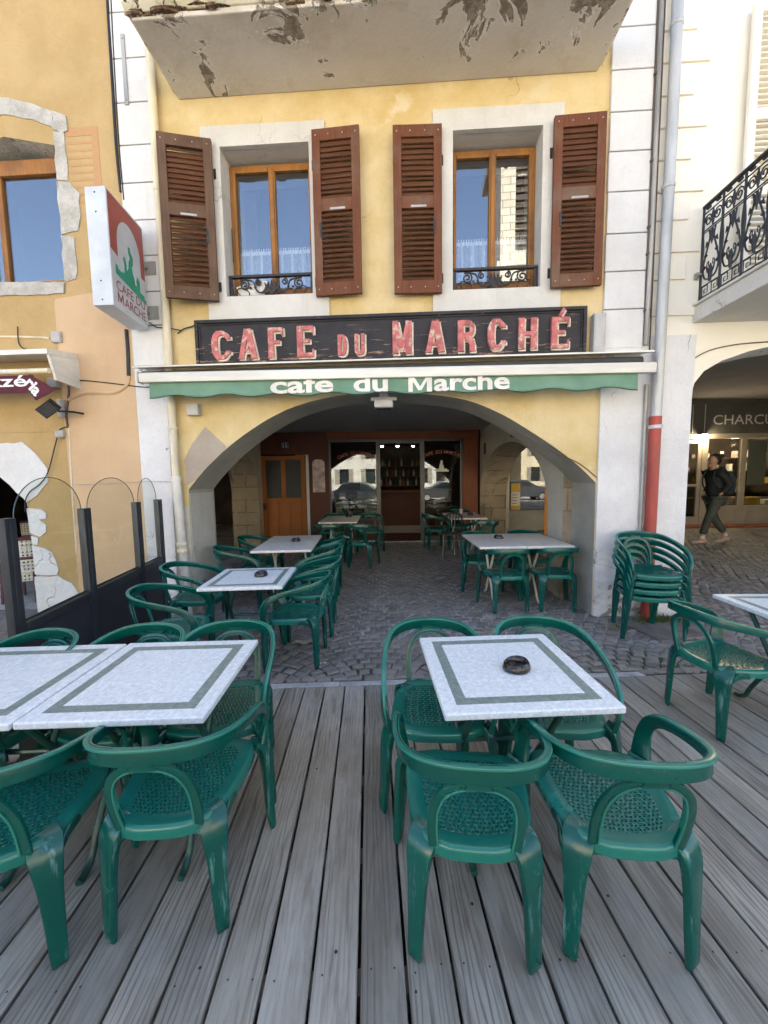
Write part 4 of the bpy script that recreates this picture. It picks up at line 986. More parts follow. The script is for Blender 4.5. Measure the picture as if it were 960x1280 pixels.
# right side wall with its stone arch
al = arch_loop(5.25, 8.95, 1.02, 2.22)
mb = MB(); mb.prism([(4.82,-.2)]+al+[(9.0,-.2), (9.0,2.69), (4.82,2.69)], FX, 2.25, 2.85, mi=0, side=1); ipart(mb, 'side_wall', [M['sidewall'], M['stone']])
al = arch_loop(5.45, 8.72, 1.30, 2.36)
mb = MB(); mb.prism([(4.99,-.2)]+al+[(9.0,-.2), (9.0,2.69), (4.99,2.69)], FX, -2.84, -3.45, mi=0, side=1); ipart(mb, 'side_wall', [M['sidewall'], M['stone']])
mb = MB(); mb.prism([(5.46,.95), (5.46,2.1), (5.62,1.98), (5.80,1.0), (5.7,.93)], lambda a, b, d: (d, a, b), -2.832, -2.90); ipart(mb, 'plaster_patch', M['white'])
# end wall beyond the left stone arch
# ------------------------------------------------------------------ shopfront at the back of the arcade
front = []
YB = 9.0; zf = gz(0, YB)
def wbox(x0, x1, z0, z1, y0, y1): mb = MB(); mb.box(x0, x1, y0, y1, z0, z1); return mb
mb = MB(); mb.box(-2.97, -1.27, YB, YB+.10, 2.19, 2.69); mb.box(-2.97, -2.865, YB, YB+.10, zf-.1, 2.19); mb.box(-1.775, -1.27, YB, YB+.10, zf-.1, 2.19)
mb.box(-1.27, -.14, YB, YB+.10, zf-.1, .62); ipart(mb, 'wood_panelling', M['dark_wood'])
mb = MB(); mb.box(-1.30, 2.21, YB-.02, YB+.10, 2.50, 2.688); mb.box(1.85, 2.20, YB-.02, YB+.10, zf-.1, 2.4995); ipart(mb, 'wood_surround', M['red_wood'], bevel=.006)
for k in range(3):
    pass
# orange-brown door
mb = MB(); x0, x1, z0, z1 = -2.86, -1.82, zf, 2.16; y = YB+.02
mb.box(x0, x0+.11, y, y+.05, z0, z1); mb.box(x1-.11, x1, y, y+.05, z0, z1); mb.box((x0+x1)/2-.055, (x0+x1)/2+.055, y, y+.05, 1.18, z1-.1)
for a, b in ((z0, z0+.16), (1.07, 1.18), (z1-.1, z1)): mb.box(x0+.11, x1-.11, y+.0005, y+.0495, a, b)
w3 = (x1-x0-.22)/3
for k in range(3): mb.box(x0+.11+k*w3+.02, x0+.11+(k+1)*w3-.02, y+.012, y+.04, z0+.1605, 1.0695)
mb.box(x0+.11, x1-.11, y+.03, y+.049, z0+.16, 1.07)
dr = ipart(mb, 'door', M['door_wood'], bevel=.008)
mb = MB(); mb.box(x0+.11, (x0+x1)/2-.055, y+.02, y+.026, 1.18, z1-.1); mb.box((x0+x1)/2+.055, x1-.11, y+.02, y+.026, 1.18, z1-.1); ipart(mb, 'pane', M['frosted'], dr)
mb = MB(); mb.box(x0+.025, x0+.085, y-.012, y-.0005, .90, 1.06); mb.tube([(x0+.055, y-.012, 1.0), (x0+.055, y-.05, 1.0), (x0+.16, y-.055, .995)], .009, 8); ipart(mb, 'handle', M['bronze_iron'], dr)
mb = MB(); mb.box(-1.80, -1.735, YB-.03, YB+.0, zf, 2.17); ipart(mb, 'door_jamb', M['paper'])
# white-lettered house number, blue enamel plate
t = MB(); t.box(-2.345, -2.185, YB-.012, YB-.001, 2.335, 2.465); o = ipart(t, 'house_number_plate', M['blue_enamel'])
t = MB(); fit_text(t, '15', -2.315, -2.215, 2.355, 2.445, lambda a, b, d: (a, YB-.0135, b), off=.01); 
for a, b, c, d in ((-2.338,-2.192,2.340,2.345), (-2.338,-2.192,2.455,2.460), (-2.338,-2.333,2.345,2.455), (-2.197,-2.192,2.345,2.455)): t.box(a, b, YB-.0135, YB-.0122, c, d)
ipart(t, 'house_number', M['white_print'], o)
# menu case with arched top
t = MB(); t.prism([(-1.65,1.30), (-1.365,1.30), (-1.365,1.98)]+[(-1.5075+.1425*math.cos(PI*k/10), 1.98+.085*math.sin(PI*k/10)) for k in range(1, 10)]+[(-1.65,1.98)], lambda a, b, d: (a, d, b), YB-.02, YB-.001); tag(t.build('menu_board', M['poster_pink']), 'pale pink menu board with arched top on the red-brown panelling', 'menu board')
# shop window, door opening, right-hand glazing
fr = MB()
def frame(mb, x0, x1, z0, z1, y0, y1, w, wb=None):
    mb.box(x0, x0+w, y0, y1, z0, z1); mb.box(x1-w, x1, y0, y1, z0, z1); mb.box(x0+w, x1-w, y0, y1, z1-w, z1); mb.box(x0+w, x1-w, y0, y1, z0, z0+(wb or w))
def glazing(x0, x1, z0, z1, w, wb=None):
    mb = MB(); frame(mb, x0, x1, z0, z1, YB+.01, YB+.07, w, wb); f_ = ipart(mb, 'shop_window', M['alu'], bevel=.004)
    mb = MB(); mb.box(x0+w, x1-w, YB+.036, YB+.042, z0+(wb or w), z1-w); ipart(mb, 'pane', M['shopglass'], f_); return f_
wl = glazing(-1.268, -.125, .62, 2.498, .045); wr = glazing(.912, 1.848, zf, 2.498, .05, .12)
mb = MB(); mb.box(-.124, .0-.07, YB+.01, YB+.07, zf, 2.40); mb.box(.86, .9115, YB+.01, YB+.07, zf, 2.40); mb.box(-.124, .9115, YB+.01, YB+.07, 2.40, 2.4985); ipart(mb, 'door_frame', M['alu'], bevel=.004)
mb = MB(); mb.box(-1.0, 2.2, YB-.10, YB+.009, zf-.12, zf+.015); ipart(mb, 'threshold', M['kerbstone'], bevel=.01)
def arc_text(txt, cx, cz, rad, a0, a1, h, y, mb):
    n = len(txt)
    for i, ch in enumerate(txt):
        if ch == ' ': continue
        an = R(a0+(a1-a0)*i/(n-1)); X, Z = cx+rad*math.sin(an), cz+rad*math.cos(an)
        me = text_mesh(ch, h*1.38, 0, h*.03, 'CENTER'); ca, sa = math.cos(-an), math.sin(-an)
        mb.mesh(me, lambda x, yy, z: (X+x*ca-yy*sa, y, Z+x*sa+yy*ca))
for cx, w_ in ((-.62, wl), (1.36, wr)):
    mb = MB(); arc_text('CAFE DU MARCHE', cx, 1.30, .86, -27, 27, .085, YB+.030, mb); ipart(mb, 'lettering', M['sign_red'] if cx < 0 else M['letter_red'], w_)
mb = MB(); cx, cz, y = 1.36, 1.74, YB+.030
for q in ([(-.17,0), (.17,0), (.17,.035), (-.17,.035)], [(-.13,.036), (.13,.036), (.13,.07), (-.13,.07)], [(-.06,.071), (.06,.071), (.05,.15), (.02,.17), (.035,.21), (.02,.26), (-.02,.26), (-.03,.2), (-.05,.15)]):
    mb.prism([(cx+a, cz+b) for a, b in q], lambda a, b, d: (a, d, b), y, y+.003)
ipart(mb, 'emblem', M['paper'], wr)
mb = MB()
fit_text(mb, 'PIQUET-S', .05, .85, 2.14, 2.32, lambda a, b, d: (a, YB+.35, b), off=-.004); ipart(mb, 'interior_lettering', M['bronze_iron'])
# magazines and stickers in the left window
mb = MB()
for i in range(26):
    x = rng.uniform(-1.2, -.25); z = rng.uniform(.66, 1.16); w = rng.uniform(.10, .24); h = rng.uniform(.06, .2); mb.cur = i % 5; mb.box(x, min(x+w, -.19), YB+.10+.012*i, YB+.106+.012*i, z, z+h)
ipart(mb, 'window_posters', [M['paper'], M['poster_pink'], M['zinc_old'], M['yellow_print'], M['canvas']])
mb = MB(); mb.box(-.55, -.22, YB+.05, YB+.055, 1.35, 1.75); mb.cur = 1; mb.box(-.62, -.19, YB+.056, YB+.06, .9, 1.3); ipart(mb, 'window_notice', [M['canvas'], M['zinc_old']])
# the bar room
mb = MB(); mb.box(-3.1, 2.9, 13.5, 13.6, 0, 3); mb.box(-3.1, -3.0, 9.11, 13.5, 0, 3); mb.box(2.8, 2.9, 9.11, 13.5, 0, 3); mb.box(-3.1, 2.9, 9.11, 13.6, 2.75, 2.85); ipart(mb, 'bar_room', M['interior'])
mb = MB(); mb.box(-3.0, 2.8, 9.01, 13.5, zf-.15, zf+.012); ipart(mb, 'tiled_floor', M['checker'])
# interior partition filling behind panels to keep daylight out
t = thing('bar_counter', 'dark wooden bar counter inside the cafe doorway', 'counter', (.5, 12.0, zf+.012)); f_ = t.matrix_basis.copy()
mb = MB(); mb.box(-1.8, 1.6, -.25, .25, 0, 1.05); mb.build('body', M['dark_wood'], t, f_, bevel=.01)
mb = MB(); mb.box(-1.85, 1.65, -.3, .3, 1.0505, 1.10); mb.build('top', M['red_wood'], t, f_, bevel=.01)
t = thing('back_bar_shelf', 'dark shelves of bottles on the rear wall of the bar', 'shelf', (.5, 13.3, zf+.012)); f_ = t.matrix_basis.copy()
mb = MB(); mb.box(-1.8, 1.8, .15, .19, .9, 2.5); mb.build('back_panel', M['interior'], t, f_)
for z in (1.2, 1.52, 1.86): mb = MB(); mb.box(-1.8, 1.8, -.12, .149, z, z+.03); mb.build('shelf', M['dark_wood'], t, f_)
k = 0
for z in (1.23, 1.55, 1.89):
    x = -1.1
    while x < 1.25:
        r = rng.uniform(.034, .045); h = rng.uniform(.22, .30); mb = MB(); mb.lathe([(.0,0), (r,0), (r,h*.58), (r*.35,h*.75), (r*.32,h), (.0,h)], 10)
        o = mb.build('bottle', M[('bottle_a', 'bottle_b', 'bottle_c', 'bottle_b')[k % 4]], smooth=True); o.matrix_basis = Matrix.Translation((.5+x, 13.28, zf+.0125+z)); tag(o, 'bottle standing among many on the back shelves of the bar', 'bottle', 'bottles behind the bar'); k += 1; x += rng.uniform(.085, .24)
for i, (x, z, lb) in enumerate(((-.02, 2.40, 'left small lit spotlight above the bar, seen through the doorway'), (.35, 2.39, 'middle small lit spotlight above the bar, seen through the doorway'), (.72, 2.39, 'right small lit spotlight above the bar, seen through the doorway'))):
    y = 11.2; t = thing('spotlight', lb, 'lamp', (x*1.2, y, z+.13), group='spotlights in the bar'); f_ = t.matrix_basis.copy()
    mb = MB(); mb.lathe([(.05,0), (.05,.10), (.02,.12), (.02,.24)], 12); mb.build('housing', M['black_iron'], t, f_, smooth=True)
    mb = MB(); mb.lathe([(.0,-.03), (.03,-.022), (.042,-.001)], 12); mb.build('bulb', M['spot_bulb'], t, f_, smooth=True)

# ================================================================== THINGS ON THE CAFE FRONT
# painted sign board
t = thing('cafe_sign', 'long black weathered board with red letters CAFE DU MARCHE above the awning', 'sign', (0, -.03, 2.89), frame=FM)
x0, x1, z0, z1 = -2.020, 2.125, 2.885, 3.326
mb = MB(); mb.box(x0, x1, -.075, -.03, z0, z1); mb.build('board', M['sign_black'], t, FM)
mb = MB(); frame(mb, x0-.02, x1+.02, z0-.02, z1+.022, -.105, -.0305, .035); frame(mb, x0+.016, x1-.016, z0+.016, z1-.014, -.088, -.0745, .018); mb.build('frame', M['sign_black'], t, FM, bevel=.005)
def arcp(cx, cz, rx, rz, a0, a1, n=14, p=2.6):
    out = []
    for k in range(n+1):
        a = R(a0+(a1-a0)*k/n); c, s = math.cos(a), math.sin(a); out.append((cx+rx*abs(c)**(2/p)*(1 if c > 0 else -1), cz+rz*abs(s)**(2/p)*(1 if s > 0 else -1)))
    return out
def glyph(ch, w, T):
    """strokes of a condensed sign-painter's letter in a w x 1 box: (points, thickness)"""
    h = T/2; sf = T*.18; o = []
    def st(*p, t=T, cyc=False): o.append((list(p), t, cyc))
    def serif(x, z, half=T*.60): o.append(([(x-half, z), (x+half, z)], sf, False))
    if ch == 'C': o.append((arcp(w/2, .5, w/2-h*.9, .5-h*.8, 38, 322, 24), [T*.72]*3+[T*.8]*3+[T]*4+[T*1.12]*5+[T]*4+[T*.8]*3+[T*.72]*3, False)); st((w-h*.7, .70), (w-h*.7, .82), t=T*.85); st((w-h*.7, .18), (w-h*.7, .30), t=T*.85)
    if ch == 'A': st((h*.8, 0), (w/2-.02, 1), t=T*.85); st((w-h*.9, 0), (w/2+.02, 1), t=T*1.1); st((w*.26, .28), (w*.74, .28), t=T*.6); serif(h*.8, sf/2); serif(w-h*.9, sf/2)
    if ch in 'FE': st((h, 0), (h, 1)); st((h, 1-T*.36), (w, 1-T*.36), t=T*.72); st((h, .52), (w*.78, .52), t=T*.62); st((w-T*.14, .74), (w-T*.14, .98), t=T*.3); serif(h, sf/2)
    if ch == 'E': st((h, T*.36), (w, T*.36), t=T*.72); st((w-T*.14, .02), (w-T*.14, .26), t=T*.3)
    if ch == 'D': st((h, 0), (h, 1)); o.append(([(h, T*.36)]+arcp(w*.45, .5, w*.55-h, .5-T*.36, -88, 88, 12)+[(h, 1-T*.36)], T*.8, False))
    if ch == 'U': o.append(([(h, 1)]+arcp(w/2, w*.48, w/2-h, w*.48-T*.4, 180, 360, 12)+[(w-h, 1)], T*.92, False)); serif(h, 1-sf/2); serif(w-h, 1-sf/2)
    if ch == 'M': st((h, 0), (h, 1), t=T*.9); st((w-h, 0), (w-h, 1)); st((h*1.1, 1), (w/2, .12), t=T*.85); st((w-h*1.1, 1), (w/2, .12), t=T*.7); serif(h, sf/2); serif(w-h, sf/2)
    if ch == 'R': st((h, 0), (h, 1)); o.append(([(h, 1-T*.36)]+arcp(w*.45, .73, w*.53-h*.8, .27-T*.36, 88, -88, 10)+[(h, .46)], T*.8, False)); st((w*.5, .46), (w*.76, .38), (w-h*.9, .22), (w-h*.8, 0), t=T*.9); serif(h, sf/2); serif(w-h*.8, sf/2)
    if ch == 'H': st((h, 0), (h, 1)); st((w-h, 0), (w-h, 1)); st((h, .5), (w-h, .5), t=T*.7); serif(h, sf/2); serif(w-h, sf/2); serif(h, 1-sf/2); serif(w-h, 1-sf/2)
    return o
lets = [('C',265,290,414,450), ('A',298,323,412,449), ('F',335,356,410,448), ('E',371,394,408,447), ('D',422,435,419,445), ('U',443,457,418,444), ('M',490,516,402,443), ('A',532,556,402,441), ('R',572,594,401,440), ('C',610,632,399,438), ('H',648,671,398,437), ('E',689,711,397,436)]
words = []; q = 0
for li, (ch, a, b, c, d) in enumerate(lets):
    if li in (0, 4, 6): red = MB(); edge = MB(); words.append((red, edge))
    ua, zt_ = F(a, (c), -.09); ub, zb_ = F(b, d, -.09); hgt = zt_-zb_; w = (ub-ua)/hgt
    zb_ = F((a+b)/2, d, -.09)[1]; zt_ = F((a+b)/2, c, -.09)[1]; hgt = zt_-zb_; w = (ub-ua)/hgt*.96
    for pts, T, cyc in glyph(ch, w, .195):
        q += 1; e = (q % 9)*.0006
        tt = [x*hgt for x in T] if isinstance(T, list) else T*hgt
        red.ribbon([(ua+p*hgt, zb_+r_*hgt) for p, r_ in pts], tt, FU, -.112-e, -.078, 0, None)
        t2 = [x+.010 for x in tt] if isinstance(tt, list) else tt+.010
        edge.ribbon([(ua+p*hgt+.013, zb_+r_*hgt-.011) for p, r_ in pts], t2, FU, -.092-e*.9, -.074, 0, None)
ua, zt_ = F(697, 389, -.09); ub, zb_ = F(706, 396, -.09)
red.ribbon([(ua+.02, zb_+.005), (ua+.065, zt_+.02)], .034, FU, -.112, -.078); edge.ribbon([(ua+.033, zb_-.006), (ua+.078, zt_+.009)], .042, FU, -.092, -.074)
for red, edge in words:
    le = red.build('lettering', M['letter_red'], t, FM, bevel=.003); edge.build('letter_shading', M['letter_side'], le, FM)
# awning
t = thing('awning', 'rolled-up green awning with scalloped valance and cream front bar over the arch', 'awning', (0, 0, 2.6), frame=FM)
a0, b0 = F(168, 462, -.2), F(815, 447, -.2)
mb = MB(); mb.prism([(-.02, 2.883), (-.02, 2.868), (-.20, 2.832), (-.235, 2.826), (-.235, 2.842), (-.20, 2.850)], lambda a, b, d: (d, a, b), a0[0], b0[0]); mb.build('hood', M['cream_metal'], t, FM)
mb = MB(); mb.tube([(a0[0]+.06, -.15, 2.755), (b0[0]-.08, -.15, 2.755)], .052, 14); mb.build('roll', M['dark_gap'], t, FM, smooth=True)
a1 = F(176, 472, -.30); b1 = F(818, 459, -.30)
def zbar(x): return 2.695+ (x-a1[0])/(b1[0]-a1[0])*(-.045)
mb = MB(); mb.loft([[(x, -.34, zbar(x)-.05+.0), (x, -.345, zbar(x)+.03), (x, -.325, zbar(x)+.052), (x, -.27, zbar(x)+.052), (x, -.26, zbar(x)-.05)] for x in (a1[0], b1[0])]); mb.build('front_bar', M['cream_metal'], t, FM, bevel=.006)
for x in (a1[0]-.012, b1[0]+.001): mb = MB(); mb.box(x, x+.011, -.35, -.255, zbar(x)-.055, zbar(x)+.058); mb.build('end_cap', M['grey_plastic'], t, FM)
for x in (-2.45, 2.42):
    mb = MB(); mb.box(x-.04, x+.04, -.04, .0, 2.60, 2.86); mb.tube([(x, -.03, 2.74), (x*.93, -.16, 2.68), (x*.98, -.29, 2.64)], .018, 8); mb.build('arm', M['grey_plastic'], t, FM)
for x in (-.98, .95): mb = MB(); mb.tube([(x-.15, -.10, 2.60), (x+.16, -.14, 2.60)], .012, 6); mb.build('arm_rod', M['grey_plastic'], t, FM)
va, vb = F(187, 485, -.30)[0], F(797, 478, -.30)[0]
mb = MB(); n = 220; rows = []
def wave(x): return .008*math.sin(x*5.1)+.006*math.sin(x*13+1)
def vbot(x):
    ph = ((x-va)/((vb-va)/9.0)) % 1; return zbar(x)-.05-.148-.015*math.cos(2*PI*ph)
for j in range(7):
    rows.append([(va+(vb-va)*k/n, -.300+wave(va+(vb-va)*k/n)*j/6-.012*j/6, (zbar(va+(vb-va)*k/n)-.048)*(1-j/6)+vbot(va+(vb-va)*k/n)*j/6) for k in range(n+1)])
mb.loft(rows, False, closed=False); vo = mb.build('valance', M['canvas'], t, FM, smooth=True); sm = vo.modifiers.new('thickness', 'SOLIDIFY'); sm.thickness = .002
mb = MB()
for k in range(n):
    pass
mb.tube([rows[6][k] for k in range(0, n+1, 2)], .0045, 5); mb.build('hem', M['plastic_dark'], vo, FM, smooth=True)
def vz(x, z):
    top = zbar(x)-.048; bot = vbot(x); j = max(0, min(1, (top-z)/(top-bot))); return (x, -.3085+wave(x)*j-.012*j, z)
for tx, xa, xb, ya, yb in (('cafe', 338, 417, 469.5, 491.5), ('du', 442, 485, 467.5, 490), ('Marche', 510, 637, 466, 488.5)):
    ua, ub = F(xa, 485, -.31)[0], F(xb, 485, -.31)[0]; zm = F((xa+xb)/2, yb, -.31)[1]; zt2 = F((xa+xb)/2, ya, -.31)[1]
    mb = MB()
    if tx == 'Marche':
        um = F(540, 485, -.31)[0]; hM = (zt2-zm)*.97
        for q, (pts, T, cyc) in enumerate(glyph('M', (um-ua)/hM, .30)[:4]):
            mb.ribbon([(ua+p*hM, zm+r_*hM) for p, r_ in pts], T*hM*(.8 if q > 1 else 1), lambda a, b, d: (vz(a, b)[0], vz(a, b)[1]-d, vz(a, b)[2]), .0006*q, -.002, 0)
        tx = 'arche'; ua = F(542.5, 485, -.31)[0]; fit_text(mb, tx, ua, ub, zm, zt2, lambda a, b, d: vz(a, b), off=.028)
    else: fit_text(mb, tx, ua, ub, zm, zt2, lambda a, b, d: vz(a, b), off=.028)
    mb.build('lettering', M['cream_letter'], vo, FM)
# projecting double-sided box sign
t = thing('projecting_sign', 'white box sign reading CAFE DU MARCHE with green emblem jutting from the wall', 'sign', (-2.6, -.1, 3.8), frame=FM)
nb = [F(106, 227, -.70), F(131, 227, -.70), F(141, 379, -.70), F(116, 379, -.70)]; fb = [F(178, 291, -.10), F(185, 414, -.10)]
xr0 = -2.488; xr1 = -2.560; z0, z1 = 3.27, 4.32; th = .20
def P8(x0, x1, x2, x3, za, zb): return [(x0, -.70, za), (x1, -.70, za), (x3, -.10, za), (x2, -.10, za), (x0, -.70, zb), (x1, -.70, zb), (x3, -.10, zb), (x2, -.10, zb)]
BX = [(0,3,2,1), (4,5,6,7), (0,1,5,4), (1,2,6,5), (2,3,7,6), (3,0,4,7)]
mb = MB(); mb.add(P8(xr0-th, xr0, xr1-th, xr1, z0, z1), BX); cs = mb.build('casing', M['sign_white'], t, FM, bevel=.004)
mb = MB()
for z in (z0+.05, z0+.22, z1-.22, z1-.05): mb.box(xr0-th*.52-.006, xr0-th*.52+.006, -.703, -.699, z-.006, z+.006)
mb.build('screw', M['black_iron'], cs, FM)
def face(s, z, d=.002): # s 0..1 near->far, z 0..1 bottom->top, on the right-hand face
    return (xr0+(xr1-xr0)*s+d, -.70+.60*s, z0+(z1-z0)*z)
def fpoly(mb, pts, d0, d1=-.001): mb.prism(pts, lambda a, b, d: face(a, b, d), d0, d1)
mb = MB(); fpoly(mb, [(.015,.015), (.985,.015), (.985,.985), (.015,.985)], .003); mb.build('face_panel', M['sign_face'], t, FM)
mb = MB(); A = [(.20, .47)]+[(.53+.33*math.cos(R(180-180*k/18)), .62+.24*math.sin(R(180-180*k/18))) for k in range(19)]+[(.86, .47)]
fpoly(mb, [(.02,.50), (.20,.47)]+A[1:-1]+[(.86,.47), (.98,.47), (.98,.98), (.02,.98)], .0045, .0031); mb.build('red_panel', M['sign_red'], t, FM)
mb = MB(); e = .0047
fpoly(mb, [(.12,.305), (.985,.235), (.985,.275), (.93,.28), (.93,.31), (.80,.315), (.80,.335), (.30,.375), (.30,.355), (.18,.365), (.18,.385), (.12,.39)], e, .0031)
fpoly(mb, [(.36,.372), (.66,.345), (.64,.40), (.60,.43), (.58,.49), (.62,.52), (.63,.58), (.57,.625), (.55,.66), (.50,.655), (.50,.60), (.54,.56), (.50,.52), (.48,.45), (.43,.41), (.43,.46), (.38,.53), (.34,.50), (.37,.44)], e+.0003, .0031)
fpoly(mb, [(.70,.342), (.80,.336), (.80,.41), (.77,.44), (.78,.40), (.73,.45), (.70,.40)], e+.0003, .0031)
mb.build('emblem', M['sign_green'], t, FM)
mb = MB(); fit_text(mb, 'CAFE DU', .10, .92, .165, .250, lambda a, b, d: face(a, b, .0062), off=.002); fit_text(mb, 'ARCHE', .30, .93, .055, .140, lambda a, b, d: face(a, b, .0062), off=.002)
mb.ribbon([(.125,.055), (.135,.140), (.195,.075), (.255,.140), (.265,.055)], .022, lambda a, b, d: face(a, b, d), .0062, .0058); mb.build('lettering', M['sign_text'], t, FM)
for z in (z0+.20, z1-.38):
    mb = MB(); mb.box(xr1-.12, xr1-.06, -.0995, -.03, z-.03, z+.03); mb.box(xr1-.03, xr1+.09, -.042, -.033, z-.07, z+.07); mb.box(xr1-.06, xr1+.0, -.07, -.04, z-.012, z+.012); mb.build('bracket', M['zinc_old'], t, FM)
# downpipes
def pipe(name, label, segs, collars, mats, collar_mat):
    o = None
    t = thing(name, label, 'pipe', (segs[0][0][-1]), frame=FM)
    for pts, r, m in segs: mb = MB(); mb.tube(pts, r, 14); mb.build('pipe', M[m], t, FM, smooth=True)
    for x, y, z, r in collars:
        mb = MB(); mb.lathe([(r+.004,-.02), (r+.008,-.015), (r+.008,.015), (r+.004,.02)], 14, (x, y, z)); mb.box(x-.008, x+.008, y, 0, z-.008, z+.008); mb.build('collar', M[collar_mat], t, FM, smooth=True)
pipe('downpipe', 'cream downpipe on the left edge of the yellow wall, white and scuffed at its foot',
     [([(-2.372, -.065, 9), (-2.372, -.065, 4.1), (-2.370, -.065, 1.66)], .042, 'cream_pipe'), ([(-2.370, -.065, 1.66), (-2.355, -.065, 1.1), (-2.33, -.065, .6), (-2.325, -.065, -.05)], .050, 'white_pipe')],
     [(-2.372, -.065, 4.72, .042), (-2.372, -.065, 2.2, .042), (-2.345, -.065, .88, .054), (-2.341, -.065, .80, .054)], None, 'cream_pipe')
zr = F(810, 527, -.09)[1]
pipe('downpipe', 'grey zinc downpipe with red-painted iron foot between the two facades',
     [([(2.905, -.10, 9), (2.905, -.10, 5.0), (2.89, -.10, 3.2), (2.878, -.10, zr)], .050, 'zinc'), ([(2.876, -.10, zr+.05), (2.872, -.10, 1.0), (2.872, -.10, -.05)], .056, 'red_pipe')],
     [(2.905, -.10, 5.92, .050), (2.897, -.10, 4.46, .050), (2.876, -.10, zr-.06, .058), (2.872, -.10, .92, .058)], None, 'zinc')
t = thing('conduit', 'slim old grey conduit beside the zinc downpipe', 'pipe', (2.80, -.04, 0), frame=FM)
mb = MB(); mb.tube([(2.785, -.05, 9), (2.785, -.05, 4), (2.772, -.05, 2.95)], .022, 10); mb.tube([(2.80, -.05, 2.55), (2.795, -.05, .2)], .018, 10); mb.build('pipe', M['zinc_old'], t, FM, smooth=True)
mb = MB(); mb.tube([(2.758, -.04, 9), (2.758, -.04, 2.95)], .008, 8); mb.tube([(2.825, -.04, 9), (2.82, -.04, 2.9)], .007, 8)
for z in (5.55, 4.75, 4.12, 3.86, 3.3): mb.box(2.745, 2.80, -.06, -.002, z-.012, z+.012)
mb.build('clip', M['cable_brown'], t, FM, smooth=True)
# small wall boxes, projector and cables
def wallbox(label, px, py, w, h, d, mat='grey_plastic', v=0, name='junction_box', extra=None, cat='box'):
    u, z = F(px, py, v); t = thing(name, label, cat, (u, v, z), frame=FM); mb = MB(); mb.box(u-w/2, u+w/2, v-d, v-.001, z-h/2, z+h/2); mb.build('casing', M[mat], t, FM, bevel=.006)
    mb = MB(); mb.box(u-w/2+.01, u+w/2-.01, v-d-.004, v-d-.0005, z-h/2+.01, z+h/2-.01); mb.build('lid', M[mat], t, FM, bevel=.003)
wallbox('small grey box under the left end of the awning', 245, 513, .13, .13, .08)
wallbox('grey motor box right of the black sign board', 744, 420, .12, .40, .10, v=-.001)
t = thing('floodlight', 'small grey floodlight fixed at the crown of the arch under the awning', 'lamp', (.02, -.1, 2.45), frame=FM)
mb = MB(); mb.box(-.08, .12, -.16, -.03, 2.36, 2.44); mb.build('housing', M['grey_plastic'], t, FM, bevel=.01)
mb = MB(); mb.box(-.06, .10, -.15, -.04, 2.352, 2.3595); mb.build('glass', M['frosted'], t, FM); mb = MB(); mb.box(-.03, .07, -.06, .0, 2.4405, 2.55); mb.box(-.12, .16, -.10, -.08, 2.4405, 2.475); mb.build('bracket', M['zinc_old'], t, FM)
def cable(label, pts, r=.005, mat='cable', v=-.012, name='cable'):
    P = []
    for p in pts:
        u, z = F(p[0], p[1], v); P.append((u, v-(p[2] if len(p) > 2 else 0), z))
    mb = MB(); mb.tube(spline(P, 6), r, 6); o = mb.build(name, M[mat], frame=FM, smooth=True); return tag(o, label, 'cable')
cable('thin brown cable following the arch edge of the right building to the awning', [(818, 457), (838, 460), (856, 459), (868, 448), (890, 437), (925, 430), (965, 427)], .006, 'cable_brown')
cable('thin dark cable looping down at the right spring of the arch', [(640, 535), (670, 552), (700, 568), (725, 580), (746, 597)], .005, 'cable_brown', v=-.006)
cable('dark cable between the cream pipe and the left end of the black sign board', [(222, 417), (230, 411), (240, 408), (247, 404)], .006, v=-.02)
cable('black cable from the projecting sign bracket to the cream downpipe', [(187, 403), (196, 409), (210, 410), (226, 413)], .006, v=-.05)
# ================================================================== LEFT BUILDING
left = thing('left_house', 'ochre and peach rendered house with rough stone window frame, left of the cafe', 'building', (-8, 0, 0), frame=FM)
def lpart(mb, name, mats, parent=None, **kw): return mb.build(name, mats, parent or left, FM, **kw)
inner = [F(0, 595)]
ai = [F(*p) for p in ((36, 640), (31, 626), (20, 612), (0, 595))]
xr = F(47, 745)[0]
acx = xr-1.55; lo = [(xr+.04, -.2), (xr, 1.0)]+[(acx+1.55*math.cos(R(a)), 1.22+.92*math.sin(R(a))) for a in range(0, 181, 12)]+[(acx-1.55, 1.0), (acx-1.55, -.2)]
wx1, wz0, wz1 = -3.54, 3.88, 5.30; wx0 = wx1-1.15
hole = [(wx0, wz0), (wx1, wz0), (wx1, wz1-.02), ((wx0+wx1)/2, wz1+.10), (wx0, wz1-.02)]
loop = [(-2.803,-.2), (-2.803, HT)]+[(-14, HT), (-14,-.2)]+lo[::-1]
mb = MB(); mb.prism(loop, FU, 0, .5, [hole], mi=0, side=1, hside=1)
# upper storey ochre, lower storey peach: two skins meeting at a ragged line
lw = lpart(mb, 'facade_wall', [M['ochre'], M['rubble']])
ze = F(90, 372)[1]
rag = [(-14, ze)]+[(-14+11.197*k/40, ze+rng.uniform(-.03, .03)) for k in range(1, 40)]+[(-2.803, ze+.0)]
xa = F(83, 520)[0]
mb = MB(); lowr = [(xa, -.2), (xa, ze-.25), (xa-.10, ze-.05)]
mb.prism([(-2.803,-.2), (-2.803, ze+.04), (-2.95, ze+.05), (-3.30, ze+.02), (-3.66, ze-.02), (xa-.005, ze-.06), (xa, -.2)], FU, -.028, -.001); lpart(mb, 'peach_pilaster', M['peach'])
mb = MB(); mb.prism([(xa-.006, ze-.05), (-14, ze-.05), (-14, 2.2), (-8, 2.2)]+[(xa-.4, 2.2), (xa-.006, 2.2)], FU, -.008, -.001); lpart(mb, 'faded_render', M['ochre'])
